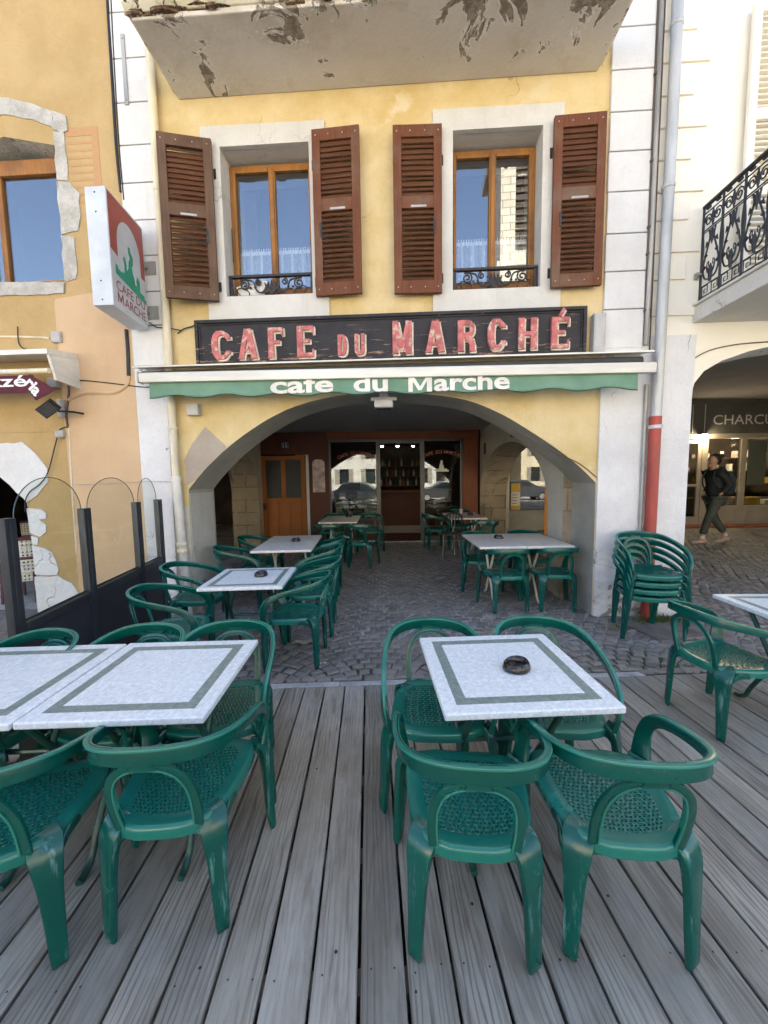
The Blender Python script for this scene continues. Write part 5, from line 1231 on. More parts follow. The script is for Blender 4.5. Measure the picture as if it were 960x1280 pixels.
# ghost of a removed shutter: browner paint beside the window
mb = MB(); g0 = F(84, 325)[1]; g1 = F(84, 160)[1]; xg0, xg1 = F(86, 200)[0], F(125, 200)[0]
mb.box(xg0, xg1, -.003, -.0005, g1-.09, g1); mb.box(xg1-.08, xg1, -.003, -.0005, 4.05, g1-.0905)
for k in range(9): mb.box(xg0, xg1-.0805, -.0025, -.0005, g1-.17-.075*k, g1-.145-.075*k)
lpart(mb, 'paint_ghost', plaster('browned_ochre_plaster', (.44,.25,.12,1), (.48,.28,.14,1), (.36,.2,.09,1), fine=45, bstr=.4))
# rough stone frame
def rpoly(pts, name='stone_surround', d=-.012, mat='rubble'):
    mb = MB(); P = [F(*p) for p in pts]; out = []
    for i, p in enumerate(P):
        q = P[(i+1) % len(P)]; L = math.hypot(q[0]-p[0], q[1]-p[1]); n = max(1, int(L/.09))
        for k in range(n): out.append((p[0]+(q[0]-p[0])*k/n+rng.uniform(-.010, .010), p[1]+(q[1]-p[1])*k/n+rng.uniform(-.010, .010)))
    mb.prism(out, FU, d, .01); return lpart(mb, name, M[mat], bevel=.007)
rpoly([(-40,112), (0,122), (40,130), (66,141), (66,160), (40,150), (0,143), (-40,140)])
rpoly([(67,140), (84,145), (85,165), (78,166), (67,163)], d=-.015)
rpoly([(68,165), (80,166), (84,200), (86,226), (72,226)])
rpoly([(72,228), (88,230), (100,242), (101,270), (99,290), (78,294)], d=-.014)
rpoly([(78,296), (93,297), (97,325), (96,350), (81,354)], d=-.011)
rpoly([(-40,356), (0,354), (81,353), (81,367), (40,369), (-40,373)], d=-.02)
# window: wooden head, frame, glass
v = .16
mb = MB(); mb.box(wx0-.02, wx1+.02, v-.02, v+.08, wz1-.19, wz1-.03); mb.box(wx0, wx0+.06, v, v+.06, wz0, wz1-.1905); mb.box(wx1-.05, wx1-.001, v, v+.06, wz0, wz1-.1905); mb.box(wx0+.06, wx1-.05, v, v+.06, wz0, wz0+.05)
xm = F(4, 270, v)[0]; mb.box(xm-.045, xm+.02, v-.01, v+.05, wz0+.051, wz1-.1905); w = lpart(mb, 'window', M['win_wood'], bevel=.005)
mb = MB(); mb.box(xm+.02, wx1-.05, v+.02, v+.026, wz0+.05, wz1-.19); mb.box(wx0+.06, xm-.045, v+.02, v+.026, wz0+.05, wz1-.19); lpart(mb, 'pane', M['glass'], w)
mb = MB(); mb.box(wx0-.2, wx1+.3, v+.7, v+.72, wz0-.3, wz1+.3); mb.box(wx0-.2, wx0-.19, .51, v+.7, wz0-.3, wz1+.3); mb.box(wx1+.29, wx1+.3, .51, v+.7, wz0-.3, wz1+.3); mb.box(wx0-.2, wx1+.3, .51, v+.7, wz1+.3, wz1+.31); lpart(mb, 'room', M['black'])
mb = MB(); mb.box(wx0, wx1-.001, .0, v, wz0-.03, wz0-.002); lpart(mb, 'sill', M['brick_red'])
# whitewashed stones round the arch
for pts in ([(-60,556), (0,555), (28,553), (44,565), (60,585), (60,603), (48,620), (34,628), (30,624), (14,606), (0,594), (-60,560)],
            [(35,635), (52,637), (58,641), (58,648), (50,650), (58,656), (58,665), (52,672), (40,667), (37,650)], [(40,669), (49,673), (49,680), (41,681)],
            [(41,682), (58,685), (65,690), (70,702), (75,712), (72,718), (44,718)], [(44,720), (72,720), (90,728), (98,742), (96,760), (50,775), (47,750)], [(50,777), (96,762), (97,820), (54,820)]):
    rpoly(pts, d=-.013, mat='whitestone')
# arcade behind
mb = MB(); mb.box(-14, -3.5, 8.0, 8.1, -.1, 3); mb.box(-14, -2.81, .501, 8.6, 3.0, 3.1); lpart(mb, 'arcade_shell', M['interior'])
mb = MB(); mb.box(-14, -2.81, 8.7, 8.9, -.2, HT); mb.box(-14.2, -14, 0, 8.9, -.2, HT); lpart(mb, 'rear_wall', M['sidewall'])
mb = MB(); mb.box(-14, -2.81, .501, 12, HT-.3, HT); mb.box(-14, -3.2, -.55, -.001, HT-.2, HT+.02); lpart(mb, 'roof', M['roof_tile'])
mb = MB(); mb.box(-2.99, -2.82, .501, .64, -.1, 3.0); lpart(mb, 'inner_pier', M['sidewall'])
# terrace floor behind the screen
mb = MB(); mb.box(-9, -2.45, -2.6, .0, -.14, .02); mb.box(-9, -3.0, .001, 5.4, -.14, .02); o = mb.build('terrace_floor', M['slate'], frame=FM); structure(o)
# awning of the pizzeria
va = -.35
t = thing('terrace_awning', 'folded burgundy awning with white lettering on the ochre house, left photo edge', 'awning', (-3.8, -.2, 2.8), frame=FM)
p = lambda x, y: F(x, y, va)
u0, zt_ = p(65, 438); ul = -6.4
mb = MB(); mb.prism([(-.02, zt_+.07), (va-.06, zt_+.0), (va-.06, zt_-.05), (-.02, zt_-.0)], lambda a, b, d: (d, a, b), ul, u0); mb.prism([(-.0, zt_-.001), (va-.05, zt_-.055), (va+.02, zt_-.30), (-.0, zt_-.33)], lambda a, b, d: (d, a, b), u0-.02, u0+.01); mb.build('hood', M['cream_metal'], t, FM)
z2 = p(30, 465)[1]
mb = MB(); mb.tube([(ul, va-.02, z2), (u0-.03, va-.02, z2)], .028, 12); mb.build('front_bar', M['cream_pipe'], t, FM, smooth=True)
zt3, zb3 = p(30, 470)[1], p(30, 491)[1]; ue = p(46, 480)[0]
mb = MB(); mb.loft([[(ul, va-.03, z) for z in (zt3, (zt3+zb3)/2, zb3)], [(ue, va-.03, z) for z in (zt3, (zt3+zb3)/2, zb3-.01)]], False, closed=False)
f2 = [p(44, 470), p(58, 478), p(76, 489), p(52, 502), p(42, 489)]
mb.prism(f2, FU, va-.065, va-.061); va_o = mb.build('valance', M['burgundy'], t, FM); sm = va_o.modifiers.new('thickness', 'SOLIDIFY'); sm.thickness = .003
mb = MB(); w_ = p(37, 480)[0]; fit_text(mb, 'pizzé', w_-.62, w_, p(20, 489)[1], p(20, 470.5)[1], lambda a, b, d: (a, va-.036, b), off=.018)
me = text_mesh('ria', .17, 0, .006, 'LEFT'); c_ = p(41, 474); an = R(-52)
mb.mesh(me, lambda x, yy, z: (c_[0]+x*math.cos(an)-yy*math.sin(an)-.035, va-.0675, c_[1]+x*math.sin(an)+yy*math.cos(an)-.055)); mb.build('lettering', M['white_print'], va_o, FM)
t = thing('floodlight', 'black tilted floodlight under the burgundy awning', 'lamp', (F(58, 510, -.3)[0], -.3, 2.4), frame=FM)
u, z = F(59, 510, -.3); Mx = Matrix.Translation((u, -.28, z))@Matrix.Rotation(R(-32), 4, 'Y')@Matrix.Rotation(R(35), 4, 'X')
mb = MB(); mb.box(-.10, .09, -.03, .03, -.065, .065, Mx)
for k in range(5): mb.box(-.09, .08, .031, .05, -.055+.025*k, -.047+.025*k, Mx)
mb.build('housing', M['black_iron'], t, FM, bevel=.006)
mb = MB(); mb.box(-.085, .075, -.034, -.0305, -.055, .055, Mx); mb.build('glass', M['frosted'], t, FM)
mb = MB(); mb.tube([(u+.09, -.27, z-.03), (u+.16, -.15, z-.02), (u+.17, 0, z-.02)], .012, 6); mb.build('bracket', M['black_iron'], t, FM)
wallbox('white junction box on the ochre house above the burgundy awning', 75, 423, .11, .12, .06)
wallbox('light grey junction box at the right end of the burgundy awning', 72, 480, .11, .11, .08, v=-.001)
wallbox('slim white box beside the black floodlight', 79, 511, .05, .20, .06, v=-.028)
wallbox('small grey box below the black floodlight', 79, 543, .10, .08, .06, v=-.009)
cable('black cable across the peach wall to the green awning', [(65, 447), (75, 466), (90, 474), (110, 476), (130, 478), (155, 481), (180, 484), (190, 483)], .0065, v=-.034)
cable('pale conduit bending across the peach wall below the black cable', [(84, 501), (95, 495), (108, 491), (125, 491), (142, 491), (155, 485), (161, 477), (161, 466)], .020, 'peach', v=-.03, name='conduit_bend')
cable('bundle of brown cables running down beside the slim white box', [(82, 470), (86, 485), (85, 500), (83, 520), (85, 535)], .012, 'cable_brown', v=-.036)
cable('black cable hanging from the grey box down over the whitewashed arch stones', [(84, 533), (75, 537), (72, 545), (68, 560), (60, 590), (50, 605), (38, 614), (32, 625), (31, 640)], .006, v=-.034)
cable('dark cable over the white junction box above the burgundy awning', [(22, 408), (24, 430), (35, 437), (60, 438), (80, 440)], .006, v=-.03)
cable('cream conduit above the burgundy awning', [(-10, 421), (20, 421), (50, 422), (62, 423)], .012, 'cream_pipe', v=-.014, name='conduit')
cable('vertical cream conduit along the edge of the peach strip', [(86, 533), (88, 570), (91, 620), (96, 690)], .010, 'cream_pipe', v=-.03, name='conduit')
cable('faint grey cable strung level across the peach wall and pipe', [(90, 606), (130, 605), (165, 603), (205, 602), (236, 606)], .003, 'zinc_old', v=-.07)
cable('thick black cable down the corner between ochre wall and white quoins', [(133, -20), (139, 80), (145, 180), (151, 240)], .014, v=-.03)
cable('second thin black cable beside the corner of the ochre wall', [(138, -20), (143, 80), (149, 180), (155, 250)], .008, v=-.03)
cable('dark cable bundle below the projecting sign on the wall corner', [(158, 412), (160, 440), (161, 470)], .020, v=-.035)
mb = MB(); x, z = F(159, 92); mb.box(x-.02, x+.02, -.045, -.033, z-.34, z+.34); mb.box(x-.008, x+.008, -.05, -.0455, z+.29, z+.306); mb.box(x-.008, x+.008, -.05, -.0455, z-.306, z-.29)
tag(mb.build('tie_plate', M['zinc_old'], frame=FM), 'flat iron tie plate on the upper left white quoins', 'tie plate')
# wicker chairs under the left arch
def wicker_chair(x, y, rz, lb):
    t = thing('wicker_chair', lb, 'chair', (x, y, .02), R(rz), group='wicker chairs behind the screen'); fr = t.matrix_basis.copy()
    def panel(mb, f, nu, nv):
        for i in range(nu):
            for j in range(nv):
                a0, a1, b0, b1 = i/nu, (i+1)/nu, j/nv, (j+1)/nv
                o = [f(a0,b0), f(a1,b0), f(a1,b1), f(a0,b1)]; c = sum((Vector(q) for q in o), Vector())/4
                inn = [c+(Vector(q)-c)*.48 for q in o]
                mb.add(o+inn, [(q, (q+1) % 4, 4+(q+1) % 4, 4+q) for q in range(4)])
    bk = lambda a, b: (math.sin((a-.5)*2.6)*.29*(1-.12*(1-b)), -.22*math.cos((a-.5)*2.6)-.02*b, .30+.55*b)
    mb = MB(); panel(mb, bk, 16, 12); o = mb.build('backrest', M['wicker'], t, fr); s_ = o.modifiers.new('thickness', 'SOLIDIFY'); s_.thickness = .012
    mb = MB(); mb.tube([bk(k/16, 1.03) for k in range(17)], .024, 8); mb.tube([bk(k/16, .56) for k in range(17)], .018, 8); mb.build('back_rim', M['wine'], t, fr, smooth=True)
    mb = MB(); mb.lathe([(.0,.40), (.24,.40), (.25,.42), (.24,.45), (.0,.455)], 20); mb.build('seat', M['wicker'], t, fr, smooth=True)
    for sx in (-1, 1):
        for sy in (-1, 1): mb = MB(); mb.tube([(sx*.19, sy*.17, .42), (sx*.20, sy*.19, 0)], .016, 8); mb.build('leg', M['wine'], t, fr, smooth=True)
wicker_chair(-4.86, 5.15, 8, 'white and wine-red wicker chair behind the glass screen, nearer one')
wicker_chair(-6.5, 7.0, 175, 'white and wine-red wicker chair deeper inside the left arch')

# ================================================================== RIGHT BUILDING
right = thing('right_house', 'cream rendered house with wrought-iron balcony and shop arcade, right of the cafe', 'building', (6, 0, 0), frame=FM)
def rpart(mb, name, mats, parent=None, **kw): return mb.build(name, mats, parent or right, FM, **kw)
x_in = 3.285
ar = [(x_in, -.2), (x_in, 2.42), (3.32, 2.56), (3.41, 2.68), (3.58, 2.78), (3.85, 2.87), (4.2, 2.94), (4.8, 3.01), (5.4, 3.03), (6.0, 3.01), (6.6, 2.94), (7.2, 2.8), (7.6, 2.55), (7.65, 2.3), (7.65, -.2)]
loop = [(2.793, -.2), (x_in, -.2)]+ar[1:]+[(14, -.2), (14, HT), (2.793, HT)]
win = [(4.20, 3.45), (5.3, 3.45), (5.3, 6.10), (4.20, 6.10)]
mb = MB(); mb.prism(loop, FU, 0, .5, [win], mi=0, side=1); rpart(mb, 'facade_wall', [M['cream'], M['white_worn']])
mb = MB(); mb.prism([(2.70, -.2), (x_in-.001, -.2), (x_in-.001, 2.40), (3.29, 2.52), (3.30, 3.05), (2.70, 3.05)], FU, -.0255, .01); rpart(mb, 'pier', M['white_worn'], bevel=.012)
zs = [F(840, y)[1] for y in (42, 82, 123, 163, 203, 243, 278, 318, 352)][::-1]
mb = MB(); lens = [.30, .36, .33, .44, .30, .45, .32, .46, .34]
full = [zs[0]-.36]+zs+[zs[-1]+.4*k for k in range(1, 16)]
for i, (a, b) in enumerate(zip(full, full[1:])):
    L = .36 if i % 2 else .50
    mb.box(2.80, 2.80+L, -.022, .005, a+.012, b-.010)
rpart(mb, 'quoin_strip', M['cream'], bevel=.006)
# shutter, window
mb = MB(); x0, x1, z0, z1 = 3.635, 4.18, 3.47, 6.08
frame(mb, x0, x1, z0, z1, -.085, -.045, .075); mb.box(x0+.075, x1-.075, -.0845, -.0455, 5.05, 5.15); mb.box(x0+.075, x1-.075, -.0845, -.0455, 4.35, 4.45); sh = rpart(mb, 'shutter', M['cream'], bevel=.004)
mb = MB()
for a, b in ((z0+.08, 4.345), (4.455, 5.045), (5.155, z1-.08)):
    k = int((b-a)/.05)
    for q in range(k): zc = a+(q+.5)*(b-a)/k; mb.box(-.205, .205, -.022, .022, -.004, .004, Matrix.Translation(((x0+x1)/2, -.065, zc))@Matrix.Rotation(R(48), 4, 'X'))
rpart(mb, 'louvre', M['cream'], sh)
mb = MB(); mb.box(x1-.01, x1+.06, -.05, .0, 3.9, 3.96); mb.box(x1-.01, x1+.06, -.05, .0, 5.6, 5.66); rpart(mb, 'hinge', M['cream'], sh)
mb = MB(); frame(mb, 4.2, 5.3, 3.45, 6.1, .15, .21, .07); mb.box(4.72, 4.78, .149, .209, 3.52, 6.03); w = rpart(mb, 'window', M['cream'])
mb = MB(); mb.box(4.27, 5.23, .18, .186, 3.52, 6.03); rpart(mb, 'pane', M['glass'], w)
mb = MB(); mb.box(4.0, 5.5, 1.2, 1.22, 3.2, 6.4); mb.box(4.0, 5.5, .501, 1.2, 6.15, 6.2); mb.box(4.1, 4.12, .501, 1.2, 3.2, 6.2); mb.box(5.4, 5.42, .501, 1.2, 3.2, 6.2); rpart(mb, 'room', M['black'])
# balcony slab and railing
bx = 3.285; by = -1.02
mb = MB(); mb.box(bx-.02, 7.0, by-.05, -.001, 3.17, 3.33); s = rpart(mb, 'balcony_slab', M['surround'], bevel=.008)
mb = MB(); mb.box(bx-.045, 7.0, by-.075, -.001, 3.3305, 3.352); rpart(mb, 'slab_edge', M['surround'], s, bevel=.005)
def railing(mb, f, L, z0, z1):
    """f(s, z) -> 3-D along the panel; scrollwork repeated every unit"""
    H = z1-z0; T = lambda pts, r, n=5: mb.tube([f(a, b) for a, b in pts], r, n)
    mb.tube([f(0, z1), f(L, z1)], .020, 8); T([(0, z0), (L, z0)], .014); T([(0, z0+.028), (L, z0+.028)], .007); T([(0, z1-.07), (L, z1-.07)], .007); T([(0, z0+.135), (L, z0+.135)], .006); T([(0, z1-.235), (L, z1-.235)], .007); T([(0, z1-.255), (L, z1-.255)], .006)
    U = .235; n = max(1, round(L/U)); U = L/n
    cur = lambda pts: spline([(a, b, 0) for a, b in pts], 4)
    for i in range(n+1): T([(i*U, z0), (i*U, z1)], .011, 6)
    for i in range(n):
        c = (i+.5)*U
        # key-pattern squares at the foot
        for q in (-.25, .25):
            a = c+q*U; T([(a-.035, z0+.035), (a-.035, z0+.125), (a+.035, z0+.125), (a+.035, z0+.06), (a-.008, z0+.06), (a-.008, z0+.095), (a+.012, z0+.095)], .0055, 4)
        # lyre with leaves
        zb, zt = z0+.15, z1-.26; h = zt-zb
        for s in (-1, 1):
            P = cur([(c, zb+.03), (c+s*U*.28, zb+h*.10), (c+s*U*.40, zb+h*.32), (c+s*U*.24, zb+h*.62), (c+s*U*.10, zb+h*.84), (c+s*U*.16, zt)]); mb.tube([f(p.x, p.y) for p in P], .0085, 5)
            P = cur([(c+s*U*.5, zt), (c+s*U*.44, zb+h*.7), (c+s*U*.47, zb+h*.45), (c+s*U*.5, zb)]); mb.tube([f(p.x, p.y) for p in P], .010, 5)
            P = cur([(c+s*U*.02, zb+h*.16), (c+s*U*.14, zb+h*.20), (c+s*U*.20, zb+h*.34), (c+s*U*.12, zb+h*.40), (c+s*U*.10, zb+h*.30)]); mb.tube([f(p.x, p.y) for p in P], [.008]*(len(P)//2)+[.005]*(len(P)-len(P)//2), 5)
            for q, w_ in ((.30, .014), (.52, .016), (.74, .014)):
                x = c+s*U*(.45-.18*q); z = zb+h*q; T([(x, z-.02), (x-s*.022, z+.012), (x-s*.01, z+.035)], [.004, w_, .003], 6)
        T([(c, zb), (c, zb+h*.22), (c, zb+h*.34)], [.012, .022, .004], 6); T([(c, zt), (c, zb+h*.86), (c, zb+h*.70)], [.010, .020, .003], 6)
        # frieze scrolls under the handrail
        for s in (-1, 1):
            P = [(c+s*U*.24+s*.05*(1-k/16*.75)*math.cos(k*.62), z1-.155+.06*(1-k/16*.75)*math.sin(k*.62)) for k in range(17)]; mb.tube([f(a, b) for a, b in P], .007, 5)
        T([(c, z1-.07), (c, z1-.155), (c, z1-.235)], [.005, .018, .005], 6)
        for s in (-.25, .25): T([(c+s*U-.02, z1-.035), (c+s*U+.02, z1-.035)], [.014, .014], 6)
zr0, zr1 = 3.372, 4.285
mb = MB(); railing(mb, lambda s, z: (bx+.02, -.03-s, z), .97, zr0, zr1); rl = rpart(mb, 'railing', M['black_iron'], smooth=True)
mb = MB(); railing(mb, lambda s, z: (bx+.045+s, by+.02, z), 2.6, zr0, zr1); rpart(mb, 'railing', M['black_iron'], smooth=True)
mb = MB(); mb.box(bx-.03, bx+.0, -.04, -.0, 3.60, 3.66); mb.lathe([(.02,-.01), (.03,0), (.02,.01)], 10, (bx-.01, -.05, 3.63)); rpart(mb, 'railing_anchor', M['zinc_old'], rl)
# arcade of the right house (world axes)
def ripart(mb, name, mats, parent=None, **kw): return mb.build(name, mats, parent or right, IM, **kw)
YS = 9.6; zr_ = gz(8, YS)
mb = MB(); mb.box(2.96, 13.9, 4.75, YS+.4, 3.42, 3.5); ripart(mb, 'ceiling', M['ceiling'])
mb = MB(); mb.box(13.8, 14, 3.2, YS+3, -.2, HT); mb.box(2.9, 14, YS+2.8, YS+3, -.2, HT); ripart(mb, 'rear_wall', M['interior'])
mb = MB(); mb.box(2.80, 14, .501, 12, HT-.3, HT); mb.box(3.2, 14, -.55, -.001, HT-.2, HT+.02); rpart(mb, 'roof', M['roof_tile'])
mb = MB(); mb.box(2.86, 2.95, 9.01, YS+.1, -.1, 3.4); ripart(mb, 'arcade_pier', M['sidewall'])
mb = MB(); mb.box(2.96, 13.9, YS, YS+.1, 2.58, 3.30); mb.box(2.96, 13.9, YS-.06, YS+.05, 3.3005, 3.40); fs_ = ripart(mb, 'shop_fascia', M['sign_grey'])
mb = MB()
for x in (7.62, 7.92): mb.box(x, x+.012, YS-.012, YS-.0005, 2.6, 3.29)
xa_, za_ = W(891, 531, YS-.01); xb_, zb_ = W(950, 516, YS-.01)
fit_text(mb, 'CHARCUTERIE', xa_, xa_+2.42, za_, za_+.235, lambda a, b, d: (a, YS-.02, b), off=.004); ripart(mb, 'shop_lettering', M['white_print'], fs_)
# timber front: stall riser, mullions, door
mb = MB(); mb.box(2.96, 7.45, YS, YS+.08, 2.45, 2.5795); mb.box(2.96, 7.40, YS, YS+.08, -.2, .70); mb.box(2.96, 3.08, YS, YS+.08, .7005, 2.4495); mb.box(5.0, 5.1, YS, YS+.08, .7005, 2.4495); mb.box(7.2, 7.45, YS, YS+.08, .7005, 2.4495); mb.box(2.96, 7.40, YS-.06, YS-.0005, .70, .755)
for k in range(9): mb.box(3.12+.5*k, 3.14+.5*k, YS-.008, YS-.0005, .0, .68)
ripart(mb, 'shopfront', M['greige'], bevel=.004)
mb = MB(); mb.box(3.081, 4.999, YS+.03, YS+.036, .7005, 2.449); mb.box(5.101, 7.199, YS+.03, YS+.036, .7005, 2.449); ripart(mb, 'shop_pane', M['shopglass'])
mb = MB(); zz = zr_
mb.box(7.4505, 13.8, YS-.002, YS+.08, 2.46, 2.5795)
for x in (7.92, 8.88, 10.3, 11.6, 12.9): mb.box(x, x+.14, YS-.002, YS+.08, zz-.1, 2.4595)
mb.box(8.0605, 8.8795, YS, YS+.08, zz-.1, .78); mb.box(9.0205, 10.2995, YS, YS+.08, zz-.1, .78); mb.box(10.4405, 11.5995, YS, YS+.08, zz-.1, .78); mb.box(11.7405, 12.8995, YS, YS+.08, zz-.1, .78)
for x0_, x1_ in ((8.0605, 8.8795), (9.0205, 10.2995), (10.4405, 11.5995)):
    frame(mb, x0_+.06, x1_-.06, zz+.06, .68, YS-.012, YS-.0005, .02); mb.box(x0_, x1_, YS-.05, YS-.0005, .765, .80)
ripart(mb, 'charcuterie_front', M['beige_panel'], bevel=.004)
mb = MB()
for x0_, x1_ in ((8.061, 8.879), (9.021, 10.299), (10.441, 11.599), (11.741, 12.899)): mb.box(x0_, x1_, YS+.03, YS+.036, .7805, 2.459)
ripart(mb, 'shop_pane', M['shopglass'])
mb = MB(); frame(mb, 7.455, 7.915, zz-.02, 2.44, YS+.02, YS+.07, .09, .25); mb.box(7.546, 7.824, YS+.021, YS+.069, 1.28, 1.34); d_ = ripart(mb, 'shop_door', M['beige_panel'], bevel=.004)
mb = MB(); mb.box(7.546, 7.824, YS+.04, YS+.046, zz+.23, 2.349); ripart(mb, 'pane', M['shopglass'], d_)
mb = MB(); mb.box(7.3, 13.8, YS-.35, YS-.003, zz-.3, zz+.035); ripart(mb, 'shop_step', M['brick_red'], bevel=.01)
# display inside
mb = MB(); mb.box(8.0, 13.5, YS+.5, YS+1.0, .5, .95); 
for k in range(14): mb.cur = 1+k % 3; x = 8.1+.4*k; mb.box(x, x+.28, YS+.15, YS+.4, .80, .80+rng.uniform(.08, .22))
mb.cur = 0
for z in (1.3, 1.65, 2.0): mb.box(8.1, 13.5, YS+.9, YS+1.1, z, z+.02)
for k in range(40): mb.cur = 1+k % 3; x = 8.15+.13*k; z = (1.32, 1.67, 2.02)[k % 3]; mb.box(x, x+.09, YS+.95, YS+1.05, z, z+rng.uniform(.1, .24))
mb.cur = 0; mb.box(8.0, 13.7, YS+1.6, YS+1.7, 0, 3)
ripart(mb, 'shop_display', [M['interior'], M['yellow_print'], M['paper'], M['poster_pink']])
mb = MB(); mb.box(9.10, 9.55, YS+.045, YS+.05, 1.3, 2.4); mb.cur = 1; mb.box(9.6, 10.2, YS+.045, YS+.05, 1.9, 2.42); ripart(mb, 'shop_poster', [M['paper'], M['bare']])
mb = MB(); mb.box(3.0, 7.3, YS+1.5, YS+1.6, 0, 3); ripart(mb, 'shop_back_wall', M['interior'])
t = thing('ceiling_lamp', 'small lit lamp above the charcuterie window', 'lamp', (7.99, YS-.12, 2.58)); f_ = t.matrix_basis.copy()
lx, lz = W(883, 545, YS-.14)
mb = MB(); mb.box(lx-.10, lx+.10, YS-.16, YS-.003, lz+.045, lz+.075); mb.build('bracket', M['alu'], t)
mb = MB(); mb.lathe([(.0,-.045), (.055,-.03), (.06,.0), (.05,.04), (.0,.042)], 14, (lx, YS-.10, lz)); mb.build('bulb', M['bulb'], t, smooth=True)
for i, (x, y, z, e) in enumerate(((lx, YS-.16, lz-.07, 3), (9.2, YS+.55, 2.35, 15), (11.4, YS+.55, 2.35, 15))):
    pl = bpy.data.lights.new('shop_light', 'POINT'); pl.energy = e; pl.color = (1, .78, .50); pl.shadow_soft_size = .06; po = bpy.data.objects.new('shop_light', pl); COL.objects.link(po); po.location = (x, y, z)
# notice in the greige shop window
xa_, z1_ = W(639, 604, YS-.01); xb_, z0_ = W(650, 637, YS-.01)
mb = MB(); mb.box(xa_, xb_, YS-.010, YS-.001, z0_, z1_); mb.cur = 1; mb.box(xa_, xb_, YS-.012, YS-.0105, z1_-.22, z1_); mb.box(xa_, xb_, YS-.012, YS-.0105, z0_, z0_+.10); mb.cur = 2
for k in range(4): mb.box(xa_+.03, xa_+.15, YS-.012, YS-.0105, z1_-.30-.07*k, z1_-.285-.07*k)
ripart(mb, 'window_notice', [M['paper'], M['yellow_print'], M['sign_grey']])
# sign hung on the arcade side wall, small plaque
mb = MB(); frame(mb, 6.05, 6.75, 2.22, 2.56, 2.21, 2.245, .04) if False else None
t = thing('framed_picture', 'dark red framed sign high on the arcade side wall right of the cafe doorway', 'sign', (2.24, 6.3, 2.35))
mb = MB(); FXW = lambda a, b, d: (d, a, b)
mb.prism([(5.75,2.28), (6.75,2.28), (6.75,2.62), (5.75,2.62)], FXW, 2.21, 2.249, [[(5.80,2.33), (6.70,2.33), (6.70,2.57), (5.80,2.57)]]); mb.build('frame', M['dark_wood'], t)
mb = MB(); mb.prism([(5.80,2.33), (6.70,2.33), (6.70,2.57), (5.80,2.57)], FXW, 2.225, 2.248); mb.build('panel', M['greige'], t)
mb = MB(); mb.box(2.235, 2.249, 8.5, 8.62, 2.10, 2.34); tag(mb.build('wall_plaque', M['dark_wood']), 'small brown plaque on the arcade side wall by the shop corner', 'plaque')
# chalkboard
px0, _ = W(694, 690, 7.6)
t = thing('chalkboard_sign', 'orange wooden board with black chalk panel standing behind the pillar', 'sign board', (3.45, 7.4, gz(3.45, 7.4)), R(-12)); f_ = t.matrix_basis.copy()
mb = MB(); frame(mb, -.33, .33, 0, 1.22, -.03, .0, .07, .12); mb.box(-.26, .26, -.0295, -.0005, .86, 1.1495); mb.build('frame', M['orange_wood'], t, f_, bevel=.004)
mb = MB(); mb.box(-.26, .26, -.02, -.005, .12, .86); mb.build('chalk_panel', M['chalk'], t, f_)
mb = MB()
for k in range(6):
    x = -.2
    while x < .15: L = rng.uniform(.03, .09); mb.box(x, x+L, -.0215, -.0205, .75-.1*k, .765-.1*k); x += L+.025
mb.build('chalk_lines', M['chalkmark'], t, f_)

# ================================================================== PEDESTRIAN (walks to the left)
def skin_mesh(name, verts, edges, radii, mats, parent, frame, sub=2, root=0):
    me = bpy.data.meshes.new(name); me.from_pydata(verts, edges, []); me.update()
    o = bpy.data.objects.new(name, me); COL.objects.link(o); me.materials.append(mats)
    bm = bmesh.new(); bm.from_mesh(me); ly = bm.verts.layers.skin.verify(); bm.verts.ensure_lookup_table()
    for i, v in enumerate(bm.verts):
        r = radii[i]; v[ly].radius = r if isinstance(r, tuple) else (r, r); v[ly].use_root = (i == root)
    bm.to_mesh(me); bm.free()
    s = o.modifiers.new('skin', 'SKIN'); s.use_smooth_shade = True; u = o.modifiers.new('smooth', 'SUBSURF'); u.levels = u.render_levels = sub
    o.parent = parent; o.matrix_parent_inverse = world(parent).inverted()@frame
    return o
px_, py_ = 6.62, 7.66
t = thing('person', 'person in dark jacket and olive trousers walking left past the charcuterie, hand in pocket', 'person', (px_, py_, gz(px_, py_)), PI); fr = t.matrix_basis.copy()
V = [(0,0,.95), (.02,0,1.12), (.04,0,1.30), (.045,0,1.43), (.065,0,1.52), (.085,0,1.60), (.09,0,1.70), (.088,0,1.755),
     (.03,.09,.90), (.17,.085,.53), (.25,.085,.30), (.285,.085,.10), (.02,-.09,.90), (-.05,-.085,.53), (-.20,-.085,.32), (-.335,-.085,.13),
     (.04,.17,1.42), (-.07,.23,1.18), (.06,.20,.99), (.04,-.17,1.42), (-.09,-.23,1.18), (.05,-.20,.99), (.085,.165,.965), (.075,-.165,.965), (.37,.085,.05), (-.25,-.085,.055)]
E_ = [(0,1), (1,2), (2,3), (3,4), (4,5), (5,6), (6,7), (0,8), (8,9), (9,10), (10,11), (0,12), (12,13), (13,14), (14,15), (3,16), (16,17), (17,18), (3,19), (19,20), (20,21), (18,22), (21,23), (11,24), (15,25)]
Rr_ = [(.08,.07), (.08,.07), (.08,.07), (.06,.06), .050, (.085,.075), (.092,.078), (.05,.045), .05, .045, .045, .036, .05, .045, .045, .036, .04, .034, .028, .04, .034, .028, .03, .03, .035, .035]
skin_mesh('body', V, E_, Rr_, M['skin'], t, fr)
